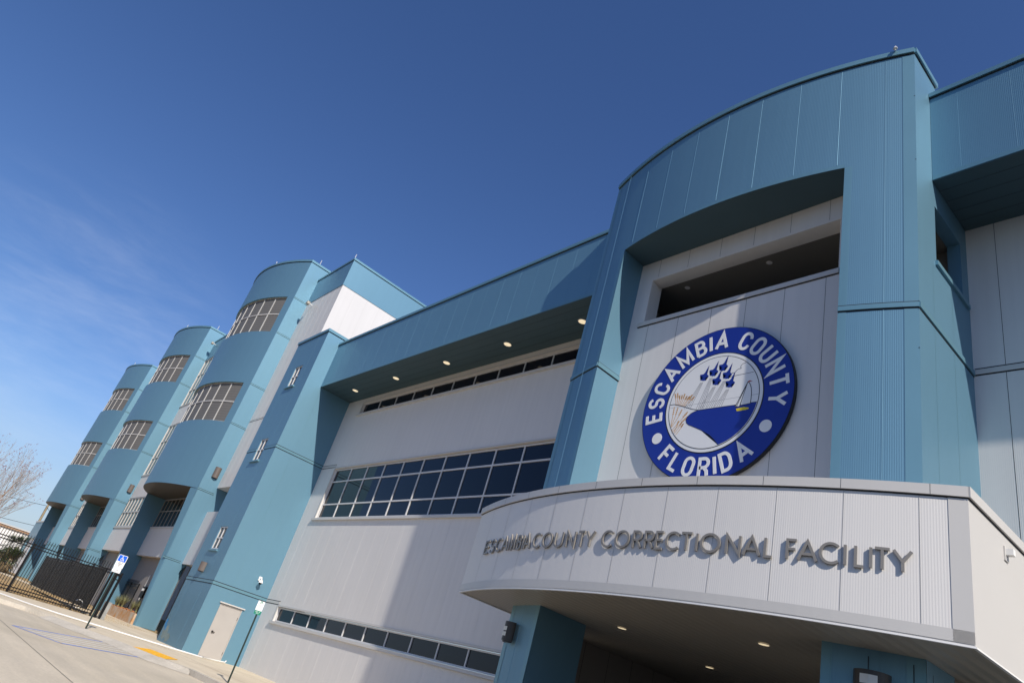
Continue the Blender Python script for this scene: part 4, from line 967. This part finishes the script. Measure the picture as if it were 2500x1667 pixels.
for i in range(9): oat(-0.95 + 0.03 * i, 0.03 - 0.008 * i, -1.02 + 0.068 * i, 0.30 + 0.03 * math.sin(i * 2) - 0.018 * i, 0.02)
for k, (a, b, c, d, e) in enumerate([(-0.99, -0.48, -0.98, -0.05, 0.0), (-0.98, -0.5, -0.88, -0.08, 0.03), (-0.97, -0.52, -0.76, -0.14, 0.06), (-0.95, -0.6, -0.60, -0.22, 0.09), (-0.93, -0.64, -0.58, -0.34, 0.08),
                                     (-0.88, -0.66, -0.80, -0.42, 0.02), (-0.86, -0.68, -0.70, -0.44, 0.04), (-0.82, -0.72, -0.66, -0.50, 0.04)]): oat(a, b, c, d, e)
mb.build('sea_oats', MT['sgold'], seal)

# ================================================================== LIGHTS, CAMERAS, RODS
def half_cyl(mb, r, z0, z1, n=14, wall='x'):
    P = [(r * math.cos(-PI / 2 + PI * i / n), r * math.sin(-PI / 2 + PI * i / n)) for i in range(n + 1)]
    mb.prism(P, z0, z1)
def wall_light(loc, rz, r, h, label, body='sconce', grid=True, gname='half round wall lights'):
    t = empty('wall_light', loc, rz); tag(t, label, 'wall light', gname)
    m_ = MB(); half_cyl(m_, r, 0.03, h); ho = m_.build('housing', MT[body], t)
    m_ = MB(); half_cyl(m_, r * 0.86, 0.0, 0.03); m_.build('lens', MT['sconcedark'], t)
    if grid:
        m_ = MB(); e = 0.045 * r / 0.18
        for i in (-1, 1):
            for j in (-1, 1):
                a0_ = i * 0.22; x, y = (r + 0.004) * math.cos(a0_), (r + 0.004) * math.sin(a0_)
                c = Vector((x, y, h * 0.5 + j * e * 1.3)); tt = Vector((-math.sin(a0_), math.cos(a0_), 0)) * e
                m_.face([tuple(c - tt - Vector((0, 0, e))), tuple(c + tt - Vector((0, 0, e))), tuple(c + tt + Vector((0, 0, e))), tuple(c - tt + Vector((0, 0, e)))])
        m_.build('vent_window', MT['lens'], t)
    return t
wall_light((TX[0] + .005, -0.47, 9.5), 0, 0.21, 0.75, 'brown half round wall light on the lit side of the nearest curved tower', grid=False)
wall_light((TX[1] + .005, -0.35, 9.5), 0, 0.21, 0.75, 'brown half round wall light on the side of the middle curved tower', grid=False)
wall_light((TX[2] + .005, -0.33, 9.5), 0, 0.21, 0.75, 'brown half round wall light on the side of the farthest curved tower', grid=False)
wall_light((-34.66, YS - .004, 3.2), -PI / 2, 0.22, 0.44, 'brown half round wall light on the dark front of the stair tower', grid=False)
wall_light((-12.2, -2.90, 2.64), -PI / 2 - 0.25, 0.17, 0.42, 'dark half round wall light on the left canopy pillar', 'sconcedark')
wall_light((-4.58, -2.89, 2.74), -PI / 2 + 0.2, 0.24, 0.40, 'large dark half round wall light on the right canopy pillar', 'sconcedark')

glow = mat('warm_light_lens', (0.9, 0.85, 0.7), 0.4, noise=0, emis=(1.0, 0.80, 0.50), estr=0.72)
def downlight(x, y, z, label, gname, r=0.09, e=True):
    t = empty('ceiling_light', (x, y, z)); tag(t, label, 'ceiling light', gname)
    m_ = MB(); ring_n = 24
    for i in range(ring_n):
        a, b = 2 * PI * i / ring_n, 2 * PI * (i + 1) / ring_n
        m_.face([(r * 1.18 * math.cos(a), r * 1.18 * math.sin(a), -0.006), (r * math.cos(a), r * math.sin(a), -0.014), (r * math.cos(b), r * math.sin(b), -0.014), (r * 1.18 * math.cos(b), r * 1.18 * math.sin(b), -0.006)])
    m_.build('trim_ring', MT['trim'], t)
    m_ = MB(); m_.face([(r * math.cos(2 * PI * i / ring_n), r * math.sin(2 * PI * i / ring_n), -0.0135) for i in range(ring_n)]); m_.build('lens', glow if e else MT['lens'], t)
nm = ['leftmost round light in the high blue soffit, by the stair tower', 'second round light from the left in the high blue soffit', 'middle round light in the high blue soffit', 'fourth round light from the left in the high blue soffit', 'round light in the high blue soffit half hidden by the entrance tower']
for x, l_ in zip((-30.58, -26.72, -22.72, -18.79, -14.93), nm): downlight(x, -0.82, ZS - 0.02, l_, 'round lights in the high soffit', 0.14)
downlight(-10.0, -1.9, ZK0, 'round light in the canopy soffit near the left pillar', 'round lights in the canopy soffit')
downlight(-6.64, -2.21, ZK0, 'round light in the canopy soffit near the right pillar', 'round lights in the canopy soffit')
downlight(-9.94, 1.22, ZK0, 'small round light deep inside the entrance ceiling', 'round lights in the canopy soffit')
downlight(-10.16, -1.55, cz1, 'dim round light in the left of the open gallery above the seal', 'unlit lights in the gallery', r=0.065, e=False)
downlight(-7.75, -1.55, cz1, 'dim round light in the middle of the open gallery above the seal', 'unlit lights in the gallery', r=0.065, e=False)

def rod(x, y, z, h, label):
    o = MB().tube([(0, 0, -0.05), (0, 0, h)], 0.018 if h < 0.3 else 0.03, 6).tube([(0, 0, 0), (0, 0, 0.03)], 0.05, 6).build('lightning_rod', MT['steel']); o.location = (x, y, z)
    tag(o, label, 'lightning rod', 'lightning rods on the roof edges')
rod(-4.3, -2.85, ZG + .17, 0.09, 'short rod at the top right of the curved entrance tower')
rod(-8.35, -3.35, ZG + .17, 0.12, 'short rod at the middle of the curved entrance tower roof')
rod(-10.35, -3.1, ZG + .17, 0.12, 'short rod left of middle on the curved entrance tower roof')
rod(-11.2, -2.95, ZG + .17, 0.12, 'short rod near the left end of the curved entrance tower roof')
for X0, nm_ in zip(TX, ('nearest', 'middle', 'farthest')):
    rod(X0 - 4.5, -2.5, 27.42, 0.5, f'thin rod on the curved front edge of the {nm_} tower roof')
    rod(X0 - 0.15, -0.45, 27.42, 0.5, f'thin rod on the side edge of the {nm_} tower roof')
rod(-42.1, -0.02, ZR + .2, 0.4, 'thin rod at the corner of the tall block behind the stair tower')

# dome camera on the stair tower side, small cameras, floodlights
t = empty('security_camera', (XS + 0.003, -0.72, 3.55)); tag(t, 'white dome security camera on the lit side of the stair tower', 'camera')
mb = MB(); mb.box(0, 0.06, -0.07, 0.07, -0.02, 0.16); mb.tube([(0.05, 0, 0.08), (0.2, 0, 0.08), (0.26, 0, 0.02)], 0.035, 8); mb.build('bracket', MT['pipe'], t)
mb = MB(); mb.tube([(0.26, 0, 0.04), (0.26, 0, -0.03), (0.26, 0, -0.1)], 0.06, 14, 0.105); mb.build('housing', MT['pipe'], t, True)
mb = MB(); mb.tube([(0.26, 0, -0.1), (0.26, 0, -0.15), (0.26, 0, -0.185)], 0.085, 14, 0.03); mb.build('dome', MT['glass'], t, True)
t = empty('security_camera', (aR[0], -2.35, 5.02)); tag(t, 'small beige fixture high on the side of the entrance canopy', 'camera')
MB().box(0, 0.02, -0.07, 0.07, -0.08, 0.12).build('back_plate', MT['trim'], t); MB().box(0.02, 0.11, -0.04, 0.05, 0.0, 0.09).build('housing', MT['pipe'], t)
for loc, lb in (((-46.5, -0.04, 23.4), 'small floodlight under the blue band by the nearest curved tower'), ((-70.8, -0.1, 25.5), 'small floodlight under the roof edge between two curved towers')):
    t = empty('floodlight', loc); tag(t, lb, 'floodlight', 'small floodlights below the roof edge')
    MB().tube([(0, 0.02, 0), (0, -0.25, 0.02)], 0.03, 6).build('arm', MT['pipe'], t); MB().box(-0.16, 0.16, -0.46, -0.24, -0.09, 0.10).build('lamp_head', MT['soffit'], t)
mb = MB()
for k in range(5):
    mb.tube([(0.045 * k + 0.0, 0.07 * math.cos(a_ * PI / 6), 0.07 * math.sin(a_ * PI / 6)) for a_ in range(13)], 0.012, 5, cap=False)
ob = mb.build('cable_coil', MT['pipe']); ob.location = (-8.62, -3.8, 5.60); tag(ob, 'small coil of white cable on the canopy roof under the seal', 'cable coil')

# ================================================================== SIGNS
def rounded(w_, h_, r, n=5):
    P = []
    for cx, cz, a in ((w_ / 2 - r, h_ / 2 - r, 0), (-w_ / 2 + r, h_ / 2 - r, 90), (-w_ / 2 + r, -h_ / 2 + r, 180), (w_ / 2 - r, -h_ / 2 + r, 270)):
        P += [(cx + r * math.cos(math.radians(a + 90 * i / n)), cz + r * math.sin(math.radians(a + 90 * i / n))) for i in range(n + 1)]
    return P
def plate(P, t0, t1, z):    # in the local x,z plane facing -y
    m_ = MB(); m_.face([(x, t1, z + c) for x, c in P]); m_.face([(x, t0, z + c) for x, c in reversed(P)])
    for i in range(len(P)):
        a, b = P[i], P[(i + 1) % len(P)]; m_.face([(a[0], t0, z + a[1]), (b[0], t0, z + b[1]), (b[0], t1, z + b[1]), (a[0], t1, z + a[1])])
    return m_
def tiny_text(txt, cx, cz, h, m, parent, w_=None, hw=None, depth=-0.014):
    hw = hw or h * 0.09; Wt = {' ': .35}; Wd = {c: (0.0 if c == 'I' else .5) for c in txt}; adv = [(Wt.get(c, Wd[c]) * h + (0 if c == ' ' else h * .28)) for c in txt]
    tot = sum(adv); s = -tot / 2; mb = MB(); k = (w_ / tot) if w_ else 1
    for c, a in zip(txt, adv):
        if c != ' ':
            for pl, cl in glyph(c, .5 * h * (0 if c == 'I' else 1) * k, h, True):
                stroke_solid(mb, [(x + (s + h * .1) * k + cx, z + cz - h / 2) for x, z in pl], cl, hw, lambda x, z, d: (x, d, z), depth + 0.002, depth)
        s += a
    return mb.build('lettering', MT[m], parent)
ROTS = math.radians(80)
# accessible parking sign, its face turned towards the road
t = empty('parking_sign', (-28.86, -7.30, -0.02), 1.16); tag(t, 'blue and white wheelchair parking sign on a dark green post', 'parking sign')
MB().box(-0.025, 0.025, -0.02, 0.02, 0, 2.56).build('post', MT['post'], t)
p1 = plate(rounded(0.305, 0.46, 0.03), -0.021, -0.027, 2.345).build('sign_plate', MT['swhite'], t)
plate(rounded(0.27, 0.21, 0.015), -0.0272, -0.0282, 2.455).build('blue_field', MT['hblue'], p1)
mb = MB()
def SG(x, z, d): return (x, d, z)
stroke_solid(mb, arcpts(0.0, 2.425, 0.045, 0.045, 60, -240, 18)[2:], 0, 0.008, SG, -0.0285, -0.0295)
stroke_solid(mb, [(-0.01, 2.51), (-0.008, 2.445), (0.03, 2.445), (0.055, 2.39), (0.075, 2.395)], 0, 0.008, SG, -0.0285, -0.0297)
stroke_solid(mb, [(-0.008, 2.478), (0.03, 2.478)], 0, 0.006, SG, -0.0285, -0.0293)
mb.face([(-0.012 + 0.017 * math.cos(PI * i / 8), -0.0296, 2.528 + 0.017 * math.sin(PI * i / 8)) for i in range(16)])
mb.build('wheelchair_symbol', MT['swhite'], p1)
for i, (tx_, z_) in enumerate((('PARKING BY', 2.315), ('DISABLED', 2.275), ('PERMIT', 2.235), ('ONLY', 2.195))): tiny_text(tx_, 0, z_, 0.026, 'sblack', p1, depth=-0.0285)
p2 = plate(rounded(0.29, 0.15, 0.02), -0.021, -0.027, 2.035).build('fine_plate', MT['swhite'], t)
tiny_text('TOW AREA', 0, 2.035, 0.03, 'sgrey', p2, depth=-0.0285)
# visitor sign
t = empty('parking_sign', (-21.27, -4.81, -0.02), 1.16); tag(t, 'small white and green parking sign on a dark green post near the beige door', 'parking sign')
MB().box(-0.025, 0.025, -0.02, 0.02, 0, 1.95).build('post', MT['post'], t)
p1 = plate(rounded(0.20, 0.27, 0.015), -0.021, -0.027, 2.14).build('sign_plate', MT['swhite'], t)
mb = MB(); stroke_solid(mb, [(-0.02, 2.20), (-0.02, 2.26), (0.02, 2.26), (0.02, 2.20)], 0, 0.009, SG, -0.0272, -0.029); mb.build('figure_symbol', MT['green'], p1)
for tx_, z_ in (('RESERVED', 2.16), ('STAFF', 2.125), ('PARKING', 2.09)): tiny_text(tx_, 0, z_, 0.018, 'sgrey', p1, depth=-0.0285)
p2 = plate(rounded(0.20, 0.11, 0.015), -0.021, -0.027, 1.95).build('lower_plate', MT['green'], t)
tiny_text('NO OTHER', 0, 1.97, 0.022, 'swhite', p2, depth=-0.0285); tiny_text('PARKING', 0, 1.93, 0.022, 'swhite', p2, depth=-0.0285)

# ================================================================== FENCES
def fence_run(p0, p1, h, label, name='picket_fence', post_at=None, z0=0.0, pitch=0.125, dz=0.0, parent=None, rails=(0.12, 0.26, 2.14, 2.28), tops=2.66, w_=0.027, gx=None):
    t = empty(name, (*p0, z0)); d = Vector((p1[0] - p0[0], p1[1] - p0[1])); Ln = d.length; t.rotation_euler = (0, 0, math.atan2(d.y, d.x))
    if label: tag(t, label, 'fence', gx)
    m_ = MB(); n = int(Ln / pitch)
    for i in range(1, n):
        x = i * pitch
        m_.box(x - w_ / 2, x + w_ / 2, -w_ / 2, w_ / 2, 0.04, tops - 0.05)
        a, b = w_ / 2, 0.0
        for s_ in ((-a, -a, a, -a), (a, -a, a, a), (a, a, -a, a), (-a, a, -a, -a)): m_.face([(x + s_[0], s_[1], tops - 0.05), (x + s_[2], s_[3], tops - 0.05), (x, 0, tops)])
    m_.build('pickets', MT['iron'], t)
    m_ = MB()
    for z in rails: m_.box(0, Ln, -0.024, 0.024, z - 0.024, z + 0.024)
    m_.build('rail', MT['iron'], t)
    for x in (post_at or ()):
        m_ = MB(); m_.box(x - 0.045, x + 0.045, -0.045, 0.045, 0, rails[-1] + 0.05); m_.box(x - 0.045, x + 0.045, -0.045, 0.045, rails[-1] + 0.05, rails[-1] + 0.07)
        m_.build('post', MT['iron'], t)
    return t
fence_run((-42, -14.3), (-42, -4.6), 2.46, 'black steel picket fence along the pavement in front of the lawn', post_at=(0.05, 2.9, 5.8, 8.72, 9.7))
# sliding gate of close bars, parked open behind the fence
g = fence_run((-61.5, -5.05), (-42.35, -4.85), 2.4, 'black steel gate of close bars slid open behind the fence', 'sliding_gate', post_at=(0.05, 4.8, 9.6, 14.4, 19.1), z0=0.22, pitch=0.09, rails=(0.06, 0.2, 1.92, 2.04), tops=2.06, w_=0.05)
g['category'] = 'gate'
MB().box(0.06, 19.1, -0.012, 0.012, 0.08, 1.90).build('infill_panel', MT['iron'], g)
t = empty('gate_post', (-41.7, -4.45, 0)); tag(t, 'thick black gate post with guide frame at the end of the fence', 'gate post')
MB().box(-0.075, 0.075, -0.075, 0.075, 0, 2.42).build('post', MT['iron'], t)
MB().box(-0.06, 0.06, 0.2, 0.3, 0, 2.30).box(-0.05, 0.05, 0.076, 0.2, 2.1, 2.2).box(-0.05, 0.05, 0.076, 0.2, 1.9, 1.95).build('guide_frame', MT['iron'], t)
mb = MB(); mb.box(-42.0, -41.75, -4.25, -3.95, 0, 0.85); tag(mb.build('operator_cabinet', MT['paver']), 'grey gate operator cabinet beside the black gate post', 'cabinet')
MB().tube([(-43.1, -5.15 + 0.2 * math.cos(a_ * PI / 8), 0.35 + 0.2 * math.sin(a_ * PI / 8)) for a_ in range(17)], 0.018, 6, cap=False).build('white_hoop', MT['pipe']); tag(bpy.data.objects['white_hoop'], 'white hoop leaning behind the foot of the gate', 'hoop')
fence_run((-60.1, 0.3), (-55.7, 0.3), 2.4, 'short black picket fence under the nearest curved tower', post_at=(0.05, 2.2, 4.35), z0=0.6, rails=(0.1, 1.5, 1.68), tops=1.95, pitch=0.3, w_=0.03)
t = empty('utility_meter', (-53.6, 0.3, 0.6)); tag(t, 'dark metering cabinets and pipes under the nearest curved tower', 'utility meter')
MB().box(-0.9, -0.1, 0, 0.35, 0.9, 1.65).build('upper_box', MT['iron'], t); MB().box(-0.75, -0.15, 0, 0.3, 0.3, 0.75).build('lower_box', MT['sconcedark'], t)
MB().box(0.35, 0.9, 0, 0.3, 0.0, 1.75).build('tall_cabinet', MT['sconce'], t); MB().tube([(-0.5, -.02, 1.65), (-0.5, -.02, 2.4)], 0.03, 6).tube([(-0.3, -0.03, 0.75), (-0.3, -0.03, 0.9)], 0.04, 6).build('pipe', MT['steel'], t)
for sx in (-0.62, -0.35): MB().tube([(sx, -0.005, 1.42), (sx, -0.06, 1.42)], 0.09, 12).build('dial', MT['lens'], t)

# planter under the nearest tower
t = empty('planter', (-52.0, -0.6, 0)); tag(t, 'low rust stained concrete planter wall under the nearest curved tower', 'planter')
MB().box(-4.4, 3.9, -0.42, -0.2, 0, 0.60).build('wall', MT['stain'], t)
mb = MB(); n_ = 30
for i in range(n_):
    for j in range(4):
        def hh(a, b): return 0.58 + 0.07 * math.sin(a * 1.7 + b * 2) + 0.04 * math.sin(a * 4.1)
        x0_, x1_ = -4.3 + 7.8 * i / n_, -4.3 + 7.8 * (i + 1) / n_; y0_, y1_ = -0.2 + 0.3 * j, -0.2 + 0.3 * (j + 1)
        mb.face([(x0_, y0_, hh(i, j)), (x1_, y0_, hh(i + 1, j)), (x1_, y1_, hh(i + 1, j + 1)), (x0_, y1_, hh(i, j + 1))])
mb.build('mulch', MT['mulch'], t)
def grass_clump(x, y, z, h, n, label, sd_):
    rnd = random.Random(sd_); mb = MB()
    for _ in range(n):
        a = rnd.uniform(0, 2 * PI); ln = h * rnd.uniform(0.6, 1.1); lean = rnd.uniform(0.15, 0.75); wd = 0.012
        P = [Vector((0.05 * math.cos(a), 0.05 * math.sin(a), 0))]
        for k in range(1, 5):
            tt_ = k / 4; P.append(Vector((math.cos(a) * lean * ln * tt_ ** 1.6, math.sin(a) * lean * ln * tt_ ** 1.6, ln * (tt_ - 0.28 * lean * tt_ ** 2))))
        s_ = Vector((-math.sin(a), math.cos(a), 0)) * wd
        for k in range(4):
            f0, f1 = 1 - k / 4.2, 1 - (k + 1) / 4.2
            mb.face([tuple(P[k] - s_ * f0), tuple(P[k] + s_ * f0), tuple(P[k + 1] + s_ * f1), tuple(P[k + 1] - s_ * f1)])
    o = mb.build('ornamental_grass', MT['grassclump']); o.location = (x, y, z); tag(o, label, 'grass clump', 'grass clumps in the planter')
for i, (x, lb) in enumerate(((-56.0, 'leftmost grass clump in the rusty planter'), (-55.2, 'second grass clump from the left in the rusty planter'), (-54.2, 'grass clump in the planter in front of the short picket fence'),
                             (-51.6, 'grass clump in the planter below the metering cabinets'), (-50.4, 'grass clump in the planter between the cabinets and the blue fin'), (-49.3, 'rightmost grass clump in the planter beside the blue fin'))):
    grass_clump(x, -0.45, 0.58, 0.75 + 0.1 * (i % 3), 160, lb, i)

# ================================================================== FAR BUILDINGS, POLE, TREES
ax = empty('annex_building', (-118, 0, 0)); tag(ax, 'low faded blue and white annex beyond the last curved tower', 'building')
mb = MB(); mb.use(MT['annex']); mb.box(-6.6, 8.0, 0.0, 14, 4.8, 7.1); mb.build('upper_wall', None, ax)
MB().box(-6.65, 8.0, -0.06, 14.0, 7.1, 7.3).build('coping', MT['trim'], ax)
MB().box(-5.2, 8.0, 0.3, 14, 0, 4.8).build('lower_wall', MT['brightwall'], ax)
MB().box(-6.6, -5.9, -0.0, 0.8, 0, 4.8).build('corner_fin', MT['annex'], ax)
MB().box(4.4, 6.6, 0.2, 0.3, 0.1, 3.9).box(6.8, 7.9, 0.2, 0.3, 0.1, 3.9).build('louvre', MT['trim'], ax)
wb = empty('white_building', (-140, 0, 0)); tag(wb, 'bright white flat roofed building with tan roof edge far beyond the fence', 'building')
MB().box(-20, 0, -26, 10, 0, 5.75).build('wall', MT['brightwall'], wb); MB().box(-20.3, 0.35, -26.3, 10.3, 5.75, 6.02).build('fascia', MT['tan'], wb); MB().box(-20.4, 0.5, -26.4, 10.4, 6.02, 6.2).build('roof_edge', MT['trim'], wb)
MB().box(-0.02, 0.04, -1.0, 0.3, 0, 2.3).box(-0.02, 0.04, -6.0, -4.6, 1, 2.4).build('window', MT['glass'], wb)
t = empty('cargo_trailer', (-106, -2.6, 0)); tag(t, 'white cargo trailer parked on the lawn in front of the white building', 'trailer')
MB().box(-2.2, 2.2, -0.55, 0.75, 0.55, 2.5).build('body', MT['brightwall'], t); MB().box(2.2, 2.23, -0.45, 0.65, 0.65, 2.4).build('door', MT['trim'], t)
for x in (-0.6, 0.5): MB().tube([(x, -0.72, 0.35), (x, -0.52, 0.35)], 0.35, 14).build('wheel', MT['tyre'], t)
t = empty('utility_pole', (-135, 1.7, 0)); tag(t, 'weathered wooden utility pole behind the annex', 'utility pole')
MB().tube([(0, 0, 0), (0, -0.38, 11.0)], 0.2, 10, 0.15).build('pole', MT['wood'], t)
def sag(a, b, s_, n=14): return [tuple(Vector(a).lerp(Vector(b), i / n) - Vector((0, 0, 4 * s_ * (i / n) * (1 - i / n)))) for i in range(n + 1)]
mb = MB(); mb.tube(sag((-135, 1.35, 10.4), (-138, -38, 10.5), 1.3, 20), 0.03, 4); mb.tube(sag((-135, 1.35, 10.2), (-112, 6.5, 6.5), 1.0), 0.03, 4)
mb.tube(sag((-135, 1.4, 7.1), (-138, -38, 8.5), 1.4, 20), 0.03, 4); mb.tube(sag((-135, 1.2, 10.3), (-135, 1.3, 7.4), 0.0), 0.05, 4)
tag(mb.build('overhead_wire', MT['iron']), 'sagging overhead wires running to the utility pole', 'wires')

def palm(x, y, h, label, sd_, dry):
    rnd = random.Random(sd_); t = empty('palm_tree', (x, y, 0)); tag(t, label, 'palm tree', 'palms by the white building')
    m_ = MB(); m_.tube([(0, 0, 0), (0.05, 0, h * .5), (0, 0.05, h)], 0.22, 9, 0.16); m_.build('trunk', MT['wood'], t)
    for nm_, m_n, cnt, lo, hi in (('crown', 'palm', 150, -0.5, 1.3), ('dead_skirt', 'palmdry', dry, -1.4, -0.5)):
        m_ = MB()
        for _ in range(cnt):
            a = rnd.uniform(0, 2 * PI); e = rnd.uniform(lo, hi); ln = rnd.uniform(0.8, 1.5); c = Vector((0, 0, h))
            dr = Vector((math.cos(a) * math.cos(e), math.sin(a) * math.cos(e), math.sin(e))); tip = c + dr * ln; sd2 = dr.cross(Vector((0, 0, 1))).normalized()
            for k in range(-4, 5):
                q = tip + sd2 * k * 0.12 + dr * (0.45 - 0.05 * abs(k)) - Vector((0, 0, 0.10 * abs(k) * 0.6 + 0.1))
                b_ = c + dr * ln * 0.75; m_.face([tuple(b_ + sd2 * 0.02), tuple(b_ - sd2 * 0.02), tuple(q)])
        m_.build(nm_, MT[m_n], t)
palm(-99, -3.75, 2.6, 'left palm with green and brown fronds in front of the white building', 1, 40)
palm(-101, -2.9, 2.9, 'right palm with green fronds in front of the white building', 2, 60)
palm(-97, -3.3, 1.5, 'short brown palm between the other two palms', 5, 90)

# bare crape myrtle at the left edge
def bare_tree(loc, label, sd_, H=8.6):
    rnd = random.Random(sd_); t = empty('bare_tree', loc); tag(t, label, 'tree')
    tr, tw, sdm = MB(), MB(), MB()
    def grow(p, d, ln, r, lvl):
        pts = [p]; q = p.copy(); dd = d.copy()
        nseg = 4
        for i in range(nseg):
            dd = (dd + Vector((rnd.uniform(-.12, .12), rnd.uniform(-.12, .12), rnd.uniform(-.02, .09)))).normalized(); q = q + dd * ln / nseg; pts.append(q.copy())
        r1_ = r * 0.62
        (tr if lvl < 2 else tw).tube([tuple(x) for x in pts], r, 6 if lvl < 2 else 4, r1_, cap=False)
        if lvl >= 5:
            if rnd.random() < 0.30:
                for _ in range(4):
                    c = q + Vector((rnd.uniform(-.05, .05), rnd.uniform(-.05, .05), rnd.uniform(-.02, .08))); e = 0.022
                    sdm.face([tuple(c + Vector((-e, 0, 0))), tuple(c + Vector((0, e, -e))), tuple(c + Vector((e, 0, 0)))]); sdm.face([tuple(c + Vector((0, -e, 0))), tuple(c + Vector((0, e, e))), tuple(c + Vector((0, 0, -e)))])
            return
        nb = 3 if lvl < 4 else 3
        for k in range(nb):
            i = rnd.randint(2, nseg); base = pts[i] if k else pts[-1]
            sp = 0.34 if lvl < 1 else 0.5
            nd = (dd + Vector((rnd.uniform(-sp, sp), rnd.uniform(-sp, sp), rnd.uniform(-0.1, .35)))).normalized()
            grow(base, nd, ln * rnd.uniform(.62, .82), r1_ * (0.95 if k == 0 else .8), lvl + 1)
    for k in range(5):
        a = 2 * PI * k / 5 + 0.5; d = Vector((math.cos(a) * .30, math.sin(a) * .48, 1)).normalized()
        grow(Vector((math.cos(a) * .12, math.sin(a) * .12, 0)), d, H * 0.33, 0.075, 0)
    tr.build('trunk', MT['bark'], t); tw.build('crown', MT['bark'], t); sdm.build('seed_clusters', MT['seed'], t)
bare_tree((-60, -10.9, 0), 'bare pale branched tree with dark red seed heads at the left edge', 11)
